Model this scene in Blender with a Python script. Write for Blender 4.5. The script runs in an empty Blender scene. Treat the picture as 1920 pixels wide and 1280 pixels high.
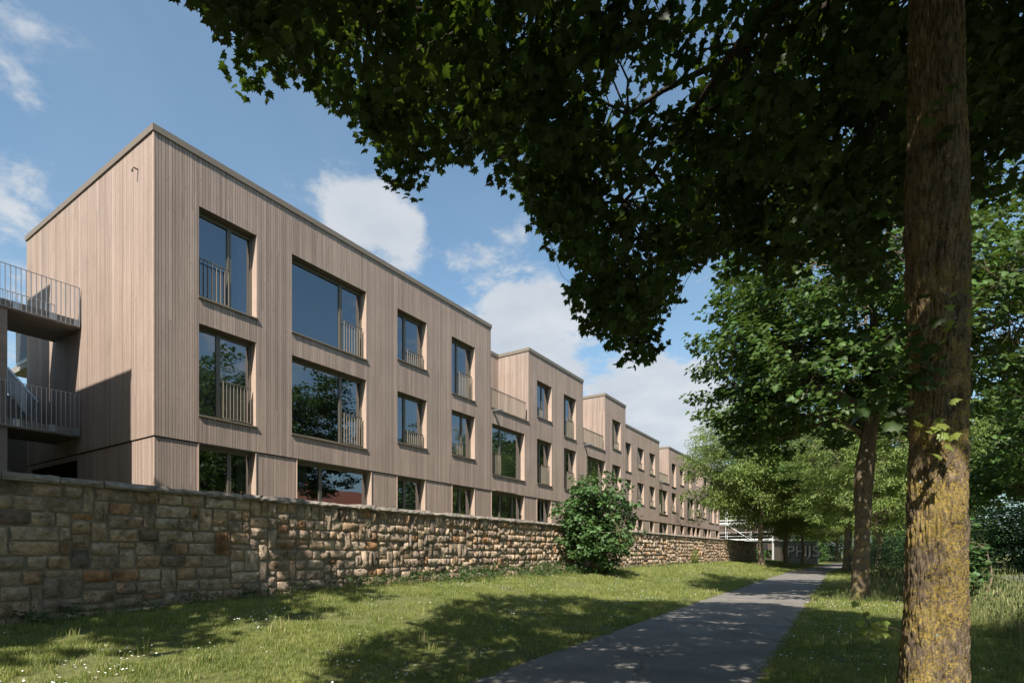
import bpy, math, random
import numpy as np
from mathutils import Vector, noise
random.seed(7)
rng = np.random.default_rng(7)
R = math.radians
sc = bpy.context.scene
COL = sc.collection

# ------------------------------------------------------------ camera
YAW = 33.2
cd = bpy.data.cameras.new('camera')
cam = bpy.data.objects.new('camera', cd)
COL.objects.link(cam)
cam.location = (0, 0, 1.4)
cam.rotation_euler = (R(90), 0, R(YAW))
cd.sensor_width = 36
cd.lens = 19.406
cd.shift_y = 0.20625
cd.clip_end = 2000
sc.camera = cam

# ------------------------------------------------------------ sky
SUN = Vector((.25, -.85, 1.0)).normalized()
w = bpy.data.worlds.new('World')
sc.world = w
w.use_nodes = True
nt = w.node_tree
nt.nodes.clear()


def N(nt, typ, **kw):
    n = nt.nodes.new(typ)
    for k, v in kw.items():
        setattr(n, k, v)
    return n


def setin(n, **kw):
    for k, v in kw.items():
        n.inputs[k.replace('_', ' ')].default_value = v


L = nt.links.new
out = N(nt, 'ShaderNodeOutputWorld')
bg = N(nt, 'ShaderNodeBackground')
bg.inputs['Strength'].default_value = 0.092
sky = N(nt, 'ShaderNodeTexSky')
sky.sky_type = 'NISHITA'
sky.sun_disc = False
sky.sun_elevation = math.asin(SUN.z)
sky.sun_rotation = math.atan2(SUN.x, SUN.y)
sky.air_density = 1.0
sky.dust_density = 0.9
sky.ozone_density = 1.4
tc = N(nt, 'ShaderNodeTexCoord')
nrm = N(nt, 'ShaderNodeVectorMath', operation='NORMALIZE')
L(tc.outputs['Generated'], nrm.inputs[0])
sep = N(nt, 'ShaderNodeSeparateXYZ')
L(nrm.outputs[0], sep.inputs[0])
zz = N(nt, 'ShaderNodeMath', operation='ADD'); L(sep.outputs['Z'], zz.inputs[0]); zz.inputs[1].default_value = .22
zm = N(nt, 'ShaderNodeMath', operation='MAXIMUM'); L(zz.outputs[0], zm.inputs[0]); zm.inputs[1].default_value = .05
dx = N(nt, 'ShaderNodeMath', operation='DIVIDE'); L(sep.outputs['X'], dx.inputs[0]); L(zm.outputs[0], dx.inputs[1])
dy = N(nt, 'ShaderNodeMath', operation='DIVIDE'); L(sep.outputs['Y'], dy.inputs[0]); L(zm.outputs[0], dy.inputs[1])
cmb = N(nt, 'ShaderNodeCombineXYZ'); L(dx.outputs[0], cmb.inputs['X']); L(dy.outputs[0], cmb.inputs['Y'])
nz = N(nt, 'ShaderNodeTexNoise'); L(cmb.outputs[0], nz.inputs['Vector'])
setin(nz, Scale=6.5, Detail=14.0, Roughness=.64, Distortion=.2)
acc = nz.outputs['Fac']
CLOUDS = [((-.6522, .5547, .5166), 3.4, .30), ((-.6111, .6013, .5148), 2.8, .30), ((-.6442, .5944, .4813), 4.4, .36),
          ((-.5001, .7484, .4357), 5.5, .2), ((-.4701, .8001, .3726), 5.5, .26), ((-.5264, .7715, .3573), 5.0, .22), ((-.4050, .8493, .3387), 5.0, .2),
          ((-.2939, .9294, .2231), 7.5, .36), ((-.3416, .9054, .2519), 5.0, .24), ((-.2450, .9463, .2111), 5.0, .24),
          ((-.8890, .2283, .3969), 6.0, .24), ((-.7917, .2482, .5582), 3.5, .11), ((-.8005, .2101, .5613), 3.0, .1),
          ((-.97, .1, .12), 14, .2), ((.5, .7, .3), 14, .16), ((.8, -.2, .35), 16, .2), ((.2, -.7, .5), 15, .15), ((-.5, -.7, .3), 15, .18), ((.75, .45, .2), 10, .2)]
for d, rad, amp in CLOUDS:
    v = Vector(d).normalized()
    dt = N(nt, 'ShaderNodeVectorMath', operation='DOT_PRODUCT')
    L(nrm.outputs[0], dt.inputs[0]); dt.inputs[1].default_value = v
    mr = N(nt, 'ShaderNodeMapRange', interpolation_type='SMOOTHSTEP')
    L(dt.outputs['Value'], mr.inputs['Value'])
    mr.inputs['From Min'].default_value = math.cos(R(rad*1.25))
    mr.inputs['From Max'].default_value = 1.0
    mr.inputs['To Min'].default_value = 0
    mr.inputs['To Max'].default_value = amp*.78
    ad = N(nt, 'ShaderNodeMath', operation='ADD'); L(acc, ad.inputs[0]); L(mr.outputs[0], ad.inputs[1])
    acc = ad.outputs[0]
cov = N(nt, 'ShaderNodeMapRange', interpolation_type='SMOOTHERSTEP'); L(acc, cov.inputs['Value'])
cov.inputs['From Min'].default_value = .56; cov.inputs['From Max'].default_value = .84
cov.inputs['To Min'].default_value = 0; cov.inputs['To Max'].default_value = .9
# a pale veil towards the horizon
hz = N(nt, 'ShaderNodeMapRange', interpolation_type='SMOOTHSTEP'); L(sep.outputs['Z'], hz.inputs['Value'])
hz.inputs['From Min'].default_value = .5; hz.inputs['From Max'].default_value = 0.0
hz.inputs['To Min'].default_value = 0; hz.inputs['To Max'].default_value = .5
nz2 = N(nt, 'ShaderNodeTexNoise'); L(cmb.outputs[0], nz2.inputs['Vector']); setin(nz2, Scale=1.3, Detail=6.0, Roughness=.6, Distortion=1.0)
veil = N(nt, 'ShaderNodeMapRange'); L(nz2.outputs['Fac'], veil.inputs['Value'])
veil.inputs['From Min'].default_value = .35; veil.inputs['From Max'].default_value = .75
veil.inputs['To Min'].default_value = .0; veil.inputs['To Max'].default_value = .3
va = N(nt, 'ShaderNodeMath', operation='MAXIMUM'); L(hz.outputs[0], va.inputs[0]); L(veil.outputs[0], va.inputs[1])
mx0 = N(nt, 'ShaderNodeMix', data_type='RGBA'); L(va.outputs[0], mx0.inputs['Factor']); tnt = N(nt, 'ShaderNodeVectorMath', operation='MULTIPLY'); L(sky.outputs[0], tnt.inputs[0]); tnt.inputs[1].default_value = (.93, 1.06, 1.0); L(tnt.outputs[0], mx0.inputs['A']); mx0.inputs['B'].default_value = (2.1, 2.8, 3.5, 1)
nz3 = N(nt, 'ShaderNodeTexNoise'); L(cmb.outputs[0], nz3.inputs['Vector']); setin(nz3, Scale=6.0, Detail=5.0)
ccol = N(nt, 'ShaderNodeMix', data_type='RGBA'); L(nz3.outputs['Fac'], ccol.inputs['Factor'])
ccol.inputs['A'].default_value = (2.5, 2.9, 3.4, 1); ccol.inputs['B'].default_value = (4.5, 4.5, 4.5, 1)
mx = N(nt, 'ShaderNodeMix', data_type='RGBA'); L(cov.outputs[0], mx.inputs['Factor']); L(mx0.outputs['Result'], mx.inputs['A']); L(ccol.outputs['Result'], mx.inputs['B'])
L(mx.outputs['Result'], bg.inputs['Color'])
L(bg.outputs[0], out.inputs[0])

# ------------------------------------------------------------ sun and exposure
sl = bpy.data.lights.new('sun', 'SUN')
sl.energy = 4.4
sl.angle = R(.55)
sl.color = (1.0, .94, .85)
so = bpy.data.objects.new('sun', sl)
so.rotation_euler = SUN.to_track_quat('Z', 'Y').to_euler()
so.location = (20, -60, 70)
COL.objects.link(so)
sc.view_settings.view_transform = 'Standard'
sc.view_settings.look = 'None'
sc.view_settings.exposure = 1.05
sc.view_settings.gamma = 1
sc.view_settings.use_curve_mapping = False
sc.cycles.max_bounces = 7
sc.cycles.diffuse_bounces = 3
sc.cycles.glossy_bounces = 3
sc.cycles.transmission_bounces = 3
sc.cycles.transparent_max_bounces = 4

# ------------------------------------------------------------ helpers


def tag(o, label=None, cat=None, group=None, kind=None):
    if label: o['label'] = label
    if cat: o['category'] = cat
    if group: o['group'] = group
    if kind: o['kind'] = kind
    return o


def empty(name, loc=(0, 0, 0), label=None, cat=None, group=None, kind=None):
    o = bpy.data.objects.new(name, None)
    o.empty_display_size = .3
    o.location = loc
    COL.objects.link(o)
    return tag(o, label, cat, group, kind)


def link(name, me, parent=None, loc=None):
    """Link a mesh whose coordinates are in world space, keeping it there under its parent."""
    o = bpy.data.objects.new(name, me)
    COL.objects.link(o)
    if loc is not None:
        o.location = loc
    if parent is not None:
        o.parent = parent
        p = Vector((0, 0, 0))
        q = parent
        while q is not None:
            p += q.location
            q = q.parent
        o.location = Vector(o.location) - p
    return o


def arr_mesh(name, V, F, mat=None, smooth=False):
    """Mesh from numpy arrays; F is (n,3) or (n,4)."""
    V = np.asarray(V, dtype=np.float32); F = np.asarray(F, dtype=np.int32)
    me = bpy.data.meshes.new(name)
    k = F.shape[1]
    me.vertices.add(len(V)); me.vertices.foreach_set('co', V.ravel())
    me.loops.add(F.size); me.loops.foreach_set('vertex_index', F.ravel())
    me.polygons.add(len(F)); me.polygons.foreach_set('loop_start', np.arange(0, F.size, k, dtype=np.int32))
    me.update(calc_edges=True)
    if smooth:
        me.polygons.foreach_set('use_smooth', np.ones(len(F), dtype=bool))
    if mat: me.materials.append(mat)
    return me


class MB:
    def __init__(s):
        s.v = []; s.f = []

    def box(s, x0, x1, y0, y1, z0, z1):
        n = len(s.v)
        s.v += [(x0, y0, z0), (x1, y0, z0), (x1, y1, z0), (x0, y1, z0), (x0, y0, z1), (x1, y0, z1), (x1, y1, z1), (x0, y1, z1)]
        s.f += [(n, n+3, n+2, n+1), (n+4, n+5, n+6, n+7), (n, n+1, n+5, n+4), (n+1, n+2, n+6, n+5), (n+2, n+3, n+7, n+6), (n+3, n, n+4, n+7)]
        return s

    def quad(s, a, b, c, d):
        n = len(s.v); s.v += [a, b, c, d]; s.f.append((n, n+1, n+2, n+3)); return s

    def prism(s, pts, off):
        """Extrude a closed polygon by the vector off."""
        n = len(s.v); k = len(pts)
        s.v += [tuple(p) for p in pts] + [tuple(Vector(p) + Vector(off)) for p in pts]
        s.f.append(tuple(range(n, n+k))[::-1]); s.f.append(tuple(range(n+k, n+2*k)))
        for i in range(k):
            j = (i+1) % k
            s.f.append((n+i, n+j, n+k+j, n+k+i))
        return s

    def tube(s, pts, rad, sides=6, cap=True):
        pts = [Vector(p) for p in pts]
        if not hasattr(rad, '__len__'): rad = [rad]*len(pts)
        n0 = len(s.v)
        prev = None
        for i, p in enumerate(pts):
            d = (pts[min(i+1, len(pts)-1)] - pts[max(i-1, 0)])
            if d.length < 1e-9: d = Vector((0, 0, 1))
            d.normalize()
            if prev is None:
                a = d.orthogonal().normalized()
            else:
                a = prev - d * prev.dot(d)
                a = a.normalized() if a.length > 1e-6 else d.orthogonal().normalized()
            prev = a
            b = d.cross(a)
            for k in range(sides):
                t = 2*math.pi*k/sides
                s.v.append(tuple(p + (a*math.cos(t) + b*math.sin(t))*rad[i]))
        for i in range(len(pts)-1):
            for k in range(sides):
                k2 = (k+1) % sides
                s.f.append((n0+i*sides+k, n0+i*sides+k2, n0+(i+1)*sides+k2, n0+(i+1)*sides+k))
        if cap:
            s.f.append(tuple(n0+k for k in range(sides))[::-1])
            m = n0+(len(pts)-1)*sides
            s.f.append(tuple(m+k for k in range(sides)))
        return s

    def mesh(s, name, mat=None, smooth=False):
        me = bpy.data.meshes.new(name)
        me.from_pydata([tuple(v) for v in s.v], [], s.f)
        me.update()
        if smooth: me.polygons.foreach_set('use_smooth', np.ones(len(me.polygons), dtype=bool))
        if mat: me.materials.append(mat)
        return me

    def build(s, name, mat, parent=None, smooth=False):
        return link(name, s.mesh(name, mat, smooth), parent)


def copy_tree(o, loc=None, scale=None, rz=None, parent=None):
    c = o.copy(); COL.objects.link(c)
    if parent is not None: c.parent = parent
    if loc is not None: c.location = loc
    if scale is not None: c.scale = scale
    if rz is not None: c.rotation_euler = (0, 0, rz)
    for ch in list(o.children):
        copy_tree(ch, parent=c)
    return c


# ------------------------------------------------------------ materials
def newmat(name):
    m = bpy.data.materials.new(name); m.use_nodes = True
    nt = m.node_tree; nt.nodes.clear()
    o = nt.nodes.new('ShaderNodeOutputMaterial')
    b = nt.nodes.new('ShaderNodeBsdfPrincipled')
    nt.links.new(b.outputs[0], o.inputs[0])
    return m, nt, b, o


def simple(name, col, rough=.6, metal=0.0, var=.12, scale=8, bump=0.0, spec=.5):
    m, nt, b, o = newmat(name)
    g = N(nt, 'ShaderNodeNewGeometry')
    n = N(nt, 'ShaderNodeTexNoise'); nt.links.new(g.outputs['Position'], n.inputs['Vector']); setin(n, Scale=scale, Detail=6.0, Roughness=.6)
    r = N(nt, 'ShaderNodeMapRange'); nt.links.new(n.outputs['Fac'], r.inputs['Value'])
    r.inputs['From Min'].default_value = .25; r.inputs['From Max'].default_value = .75
    r.inputs['To Min'].default_value = 1-var; r.inputs['To Max'].default_value = 1+var
    h = N(nt, 'ShaderNodeHueSaturation'); h.inputs['Color'].default_value = (*col, 1); nt.links.new(r.outputs[0], h.inputs['Value'])
    nt.links.new(h.outputs[0], b.inputs['Base Color'])
    b.inputs['Roughness'].default_value = rough; b.inputs['Metallic'].default_value = metal
    b.inputs['Specular IOR Level'].default_value = spec
    if bump:
        bp = N(nt, 'ShaderNodeBump'); bp.inputs['Strength'].default_value = bump; bp.inputs['Distance'].default_value = .01
        nt.links.new(n.outputs['Fac'], bp.inputs['Height']); nt.links.new(bp.outputs[0], b.inputs['Normal'])
    return m


def rnd(nt):
    """A random number per object and per loose piece."""
    oi = N(nt, 'ShaderNodeObjectInfo'); g = N(nt, 'ShaderNodeNewGeometry')
    a = N(nt, 'ShaderNodeMath', operation='ADD'); nt.links.new(oi.outputs['Random'], a.inputs[0]); nt.links.new(g.outputs['Random Per Island'], a.inputs[1])
    f = N(nt, 'ShaderNodeMath', operation='FRACT'); nt.links.new(a.outputs[0], f.inputs[0])
    return f.outputs[0], g


def mapr(nt, src, a, b, c, d):
    r = N(nt, 'ShaderNodeMapRange'); nt.links.new(src, r.inputs['Value'])
    for k, v in zip(('From Min', 'From Max', 'To Min', 'To Max'), (a, b, c, d)): r.inputs[k].default_value = v
    return r.outputs[0]


def ramp(nt, src, stops):
    r = N(nt, 'ShaderNodeValToRGB'); nt.links.new(src, r.inputs[0])
    e = r.color_ramp.elements
    while len(e) < len(stops): e.new(.5)
    for i, (p, c) in enumerate(stops):
        e[i].position = p; e[i].color = (*c, 1)
    return r.outputs[0]


def mul(nt, a, b, t='MULTIPLY', f=1.0):
    m = N(nt, 'ShaderNodeMix', data_type='RGBA', blend_type=t); m.inputs['Factor'].default_value = f
    nt.links.new(a, m.inputs['A'])
    if hasattr(b, 'default_value') or hasattr(b, 'is_linked'): nt.links.new(b, m.inputs['B'])
    else: m.inputs['B'].default_value = b
    return m.outputs['Result']


def wood(name, base=(.352, .268, .222), strips=False):
    m, nt, b, o = newmat(name)
    f, g = rnd(nt)
    if strips:   # one tone for every 10 cm of height-long strip
        pass
    mp = N(nt, 'ShaderNodeMapping'); nt.links.new(g.outputs['Position'], mp.inputs['Vector']); mp.inputs['Scale'].default_value = (55, 55, 1.6)
    of = N(nt, 'ShaderNodeVectorMath', operation='ADD'); nt.links.new(mp.outputs[0], of.inputs[0])
    cx = N(nt, 'ShaderNodeCombineXYZ'); mm = N(nt, 'ShaderNodeMath', operation='MULTIPLY'); nt.links.new(f, mm.inputs[0]); mm.inputs[1].default_value = 40
    nt.links.new(mm.outputs[0], cx.inputs['Z']); nt.links.new(cx.outputs[0], of.inputs[1])
    n = N(nt, 'ShaderNodeTexNoise'); nt.links.new(of.outputs[0], n.inputs['Vector']); setin(n, Scale=1.0, Detail=5.0, Roughness=.65)
    tone = ramp(nt, f, [(0, tuple(c*.84 for c in base)), (.35, base), (.7, (base[0]*1.06, base[1]*1.05, base[2]*1.03)), (1, (base[0]*1.2, base[1]*1.19, base[2]*1.18))])
    gr = mapr(nt, n.outputs['Fac'], .3, .7, .84, 1.12)
    c1 = N(nt, 'ShaderNodeVectorMath', operation='SCALE'); nt.links.new(tone, c1.inputs[0]); nt.links.new(gr, c1.inputs['Scale'])
    # knots
    mp2 = N(nt, 'ShaderNodeMapping'); nt.links.new(g.outputs['Position'], mp2.inputs['Vector']); mp2.inputs['Scale'].default_value = (9, 9, 3.2)
    vo = N(nt, 'ShaderNodeTexVoronoi'); nt.links.new(mp2.outputs[0], vo.inputs['Vector']); vo.inputs['Scale'].default_value = 1.0
    kn = mapr(nt, vo.outputs['Distance'], .05, .13, .62, 1.0)
    c2 = N(nt, 'ShaderNodeVectorMath', operation='SCALE'); nt.links.new(c1.outputs[0], c2.inputs[0]); nt.links.new(kn, c2.inputs['Scale'])
    # slow weathering
    n2 = N(nt, 'ShaderNodeTexNoise'); nt.links.new(g.outputs['Position'], n2.inputs['Vector']); setin(n2, Scale=.7, Detail=4.0)
    wv = mapr(nt, n2.outputs['Fac'], .3, .7, .93, 1.06)
    mp3 = N(nt, 'ShaderNodeMapping'); nt.links.new(g.outputs['Position'], mp3.inputs['Vector']); mp3.inputs['Scale'].default_value = (2.6, 2.6, .22)
    n3 = N(nt, 'ShaderNodeTexNoise'); nt.links.new(mp3.outputs[0], n3.inputs['Vector']); setin(n3, Scale=1.0, Detail=6.0, Roughness=.65)
    sm = N(nt, 'ShaderNodeMath', operation='MULTIPLY'); nt.links.new(wv, sm.inputs[0]); nt.links.new(mapr(nt, n3.outputs['Fac'], .32, .68, .88, 1.08), sm.inputs[1])
    c3 = N(nt, 'ShaderNodeVectorMath', operation='SCALE'); nt.links.new(c2.outputs[0], c3.inputs[0]); nt.links.new(sm.outputs[0], c3.inputs['Scale'])
    nt.links.new(c3.outputs[0], b.inputs['Base Color'])
    b.inputs['Roughness'].default_value = .75; b.inputs['Specular IOR Level'].default_value = .25
    bp = N(nt, 'ShaderNodeBump'); bp.inputs['Strength'].default_value = .25; bp.inputs['Distance'].default_value = .003
    nt.links.new(n.outputs['Fac'], bp.inputs['Height']); nt.links.new(bp.outputs[0], b.inputs['Normal'])
    return m


def leafmat(name, base, trans, tfac=.3, var=.35, young=None):
    m, nt, b, o = newmat(name)
    f, g = rnd(nt)
    h = N(nt, 'ShaderNodeHueSaturation'); h.inputs['Color'].default_value = (*base, 1)
    nt.links.new(mapr(nt, f, 0, 1, 1-var, 1+var), h.inputs['Value'])
    nt.links.new(mapr(nt, f, 0, 1, .485, .515), h.inputs['Hue'])
    col = h.outputs[0]
    n = N(nt, 'ShaderNodeTexNoise'); nt.links.new(g.outputs['Position'], n.inputs['Vector']); setin(n, Scale=1.1, Detail=3.0)
    col = mul(nt, col, ramp(nt, n.outputs['Fac'], [(.3, (.75, .8, .8)), (.7, (1.25, 1.2, 1.0))]))
    nt.links.new(col, b.inputs['Base Color'])
    b.inputs['Roughness'].default_value = .5; b.inputs['Specular IOR Level'].default_value = .35
    tr = N(nt, 'ShaderNodeBsdfTranslucent')
    t2 = N(nt, 'ShaderNodeHueSaturation'); t2.inputs['Color'].default_value = (*trans, 1); nt.links.new(mapr(nt, f, 0, 1, .7, 1.3), t2.inputs['Value'])
    nt.links.new(t2.outputs[0], tr.inputs['Color'])
    mxs = N(nt, 'ShaderNodeMixShader'); mxs.inputs[0].default_value = tfac
    nt.links.new(b.outputs[0], mxs.inputs[1]); nt.links.new(tr.outputs[0], mxs.inputs[2]); nt.links.new(mxs.outputs[0], o.inputs[0])
    return m


def bark(name, c_lo, c_hi, lichen=0.0, lic=(.38, .27, .06)):
    m, nt, b, o = newmat(name)
    g = N(nt, 'ShaderNodeNewGeometry')
    mp = N(nt, 'ShaderNodeMapping'); nt.links.new(g.outputs['Position'], mp.inputs['Vector']); mp.inputs['Scale'].default_value = (30, 30, 9)
    n = N(nt, 'ShaderNodeTexNoise'); nt.links.new(mp.outputs[0], n.inputs['Vector']); setin(n, Scale=1.0, Detail=8.0, Roughness=.7, Distortion=.6)
    col = ramp(nt, n.outputs['Fac'], [(.36, c_lo), (.62, c_hi)])
    mpc = N(nt, 'ShaderNodeMapping'); nt.links.new(g.outputs['Position'], mpc.inputs['Vector']); mpc.inputs['Scale'].default_value = (24, 24, 5)
    nc = N(nt, 'ShaderNodeTexNoise', noise_type='RIDGED_MULTIFRACTAL'); nt.links.new(mpc.outputs[0], nc.inputs['Vector']); setin(nc, Scale=1.0, Detail=4.0, Roughness=.6, Distortion=.8)
    crk = mapr(nt, nc.outputs['Fac'], .62, .95, 1.0, .22)
    cs = N(nt, 'ShaderNodeVectorMath', operation='SCALE'); nt.links.new(col, cs.inputs[0]); nt.links.new(crk, cs.inputs['Scale']); col = cs.outputs[0]
    if lichen:
        n2 = N(nt, 'ShaderNodeTexNoise'); nt.links.new(g.outputs['Position'], n2.inputs['Vector']); setin(n2, Scale=70.0, Detail=5.0, Roughness=.7)
        n3 = N(nt, 'ShaderNodeTexNoise'); nt.links.new(g.outputs['Position'], n3.inputs['Vector']); setin(n3, Scale=4.5, Detail=4.0, Roughness=.65)
        s = N(nt, 'ShaderNodeMath', operation='MULTIPLY_ADD'); nt.links.new(n3.outputs['Fac'], s.inputs[0]); s.inputs[1].default_value = .8; nt.links.new(n2.outputs['Fac'], s.inputs[2])
        mk = mapr(nt, s.outputs[0], 1.0-lichen*.12, 1.1-lichen*.12, 0, .8)
        sz = N(nt, 'ShaderNodeSeparateXYZ'); nt.links.new(g.outputs['Position'], sz.inputs[0])
        mh = N(nt, 'ShaderNodeMath', operation='MULTIPLY'); nt.links.new(mk, mh.inputs[0]); nt.links.new(mapr(nt, sz.outputs['Z'], 2.0, 4.0, 1.0, .3), mh.inputs[1]); mk = mh.outputs[0]
        lc = ramp(nt, n2.outputs['Fac'], [(.42, (lic[0]*.55, lic[1]*.6, lic[2]*1.0)), (.58, lic), (.72, (lic[0]*1.25, lic[1]*1.1, lic[2]))])
        mx = N(nt, 'ShaderNodeMix', data_type='RGBA'); nt.links.new(mk, mx.inputs['Factor']); nt.links.new(col, mx.inputs['A']); nt.links.new(lc, mx.inputs['B'])
        cs = N(nt, 'ShaderNodeVectorMath', operation='SCALE'); nt.links.new(mx.outputs['Result'], cs.inputs[0]); nt.links.new(mapr(nt, nc.outputs['Fac'], .7, 1.05, 1.0, .3), cs.inputs['Scale']); col = cs.outputs[0]
        vo = N(nt, 'ShaderNodeTexVoronoi'); nt.links.new(g.outputs['Position'], vo.inputs['Vector']); vo.inputs['Scale'].default_value = 5.5
        mk2 = mapr(nt, vo.outputs['Distance'], .035, .075, .8, 0)
        mx = N(nt, 'ShaderNodeMix', data_type='RGBA'); nt.links.new(mk2, mx.inputs['Factor']); nt.links.new(col, mx.inputs['A']); mx.inputs['B'].default_value = (.34, .37, .33, 1)
        col = mx.outputs['Result']
    nt.links.new(col, b.inputs['Base Color'])
    b.inputs['Roughness'].default_value = .9; b.inputs['Specular IOR Level'].default_value = .2
    bp = N(nt, 'ShaderNodeBump'); bp.inputs['Strength'].default_value = 1.0; bp.inputs['Distance'].default_value = .03
    nt.links.new(n.outputs['Fac'], bp.inputs['Height']); nt.links.new(bp.outputs[0], b.inputs['Normal'])
    return m


def stonemat(name):
    m, nt, b, o = newmat(name)
    f, g = rnd(nt)
    base = ramp(nt, f, [(0, (.34, .265, .205)), (.18, (.53, .40, .295)), (.38, (.64, .49, .35)), (.55, (.40, .295, .22)), (.70, (.57, .41, .27)), (.85, (.45, .25, .13)), (.90, (.20, .165, .14)), (1.0, (.68, .54, .40))])
    n = N(nt, 'ShaderNodeTexNoise'); nt.links.new(g.outputs['Position'], n.inputs['Vector']); setin(n, Scale=13.0, Detail=9.0, Roughness=.7)
    col = mul(nt, base, ramp(nt, n.outputs['Fac'], [(.3, (.55, .52, .5)), (.5, (.95, .95, .95)), (.72, (1.3, 1.28, 1.22))]))
    n2 = N(nt, 'ShaderNodeTexNoise'); nt.links.new(g.outputs['Position'], n2.inputs['Vector']); setin(n2, Scale=2.3, Detail=6.0, Roughness=.65)
    col = mul(nt, col, ramp(nt, n2.outputs['Fac'], [(.34, (.42, .42, .40)), (.52, (1, 1, 1))]))
    nt.links.new(col, b.inputs['Base Color'])
    b.inputs['Roughness'].default_value = .92; b.inputs['Specular IOR Level'].default_value = .15
    n4 = N(nt, 'ShaderNodeTexNoise'); nt.links.new(g.outputs['Position'], n4.inputs['Vector']); setin(n4, Scale=22.0, Detail=9.0, Roughness=.72)
    bp = N(nt, 'ShaderNodeBump'); bp.inputs['Strength'].default_value = 1.0; bp.inputs['Distance'].default_value = .045
    nt.links.new(n4.outputs['Fac'], bp.inputs['Height']); nt.links.new(bp.outputs[0], b.inputs['Normal'])
    return m


def groundmat(name):
    m, nt, b, o = newmat(name)
    g = N(nt, 'ShaderNodeNewGeometry')
    n = N(nt, 'ShaderNodeTexNoise'); nt.links.new(g.outputs['Position'], n.inputs['Vector']); setin(n, Scale=.8, Detail=8.0, Roughness=.65)
    n2 = N(nt, 'ShaderNodeTexNoise'); nt.links.new(g.outputs['Position'], n2.inputs['Vector']); setin(n2, Scale=26.0, Detail=6.0, Roughness=.7)
    gcol = ramp(nt, n2.outputs['Fac'], [(.3, (.075, .075, .03)), (.55, (.13, .14, .05)), (.75, (.18, .165, .08))])
    soil = ramp(nt, n2.outputs['Fac'], [(.3, (.09, .065, .045)), (.7, (.2, .155, .11))])
    mk = mapr(nt, n.outputs['Fac'], .64, .70, 0, 1)
    mx = N(nt, 'ShaderNodeMix', data_type='RGBA'); nt.links.new(mk, mx.inputs['Factor']); nt.links.new(gcol, mx.inputs['A']); nt.links.new(soil, mx.inputs['B'])
    nt.links.new(mx.outputs['Result'], b.inputs['Base Color'])
    b.inputs['Roughness'].default_value = .95; b.inputs['Specular IOR Level'].default_value = .1
    bp = N(nt, 'ShaderNodeBump'); bp.inputs['Strength'].default_value = .6; bp.inputs['Distance'].default_value = .03
    nt.links.new(n2.outputs['Fac'], bp.inputs['Height']); nt.links.new(bp.outputs[0], b.inputs['Normal'])
    return m


def asphaltmat(name, base):
    m, nt, b, o = newmat(name)
    g = N(nt, 'ShaderNodeNewGeometry')
    n = N(nt, 'ShaderNodeTexNoise'); nt.links.new(g.outputs['Position'], n.inputs['Vector']); setin(n, Scale=150.0, Detail=3.0, Roughness=.7)
    n2 = N(nt, 'ShaderNodeTexNoise'); nt.links.new(g.outputs['Position'], n2.inputs['Vector']); setin(n2, Scale=1.3, Detail=7.0, Roughness=.6)
    c = ramp(nt, n.outputs['Fac'], [(.3, tuple(x*.6 for x in base)), (.55, base), (.75, tuple(x*1.7 for x in base))])
    c = mul(nt, c, ramp(nt, n2.outputs['Fac'], [(.35, (.8, .8, .82)), (.65, (1.2, 1.18, 1.15))]))
    nd = N(nt, 'ShaderNodeTexNoise'); nt.links.new(g.outputs['Position'], nd.inputs['Vector']); setin(nd, Scale=2.2, Detail=5.0)
    va_ = N(nt, 'ShaderNodeVectorMath', operation='MULTIPLY_ADD'); nt.links.new(nd.outputs['Color'], va_.inputs[0]); va_.inputs[1].default_value = (.6, .6, 0); nt.links.new(g.outputs['Position'], va_.inputs[2])
    vc = N(nt, 'ShaderNodeTexVoronoi', feature='DISTANCE_TO_EDGE'); nt.links.new(va_.outputs[0], vc.inputs['Vector']); vc.inputs['Scale'].default_value = .33
    c = mul(nt, c, ramp(nt, vc.outputs['Distance'], [(.0, (.45, .42, .4)), (.006, (1, 1, 1))]))
    nt.links.new(c, b.inputs['Base Color'])
    b.inputs['Roughness'].default_value = .85; b.inputs['Specular IOR Level'].default_value = .3
    bp = N(nt, 'ShaderNodeBump'); bp.inputs['Strength'].default_value = .5; bp.inputs['Distance'].default_value = .006
    nt.links.new(n.outputs['Fac'], bp.inputs['Height']); nt.links.new(bp.outputs[0], b.inputs['Normal'])
    return m


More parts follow.
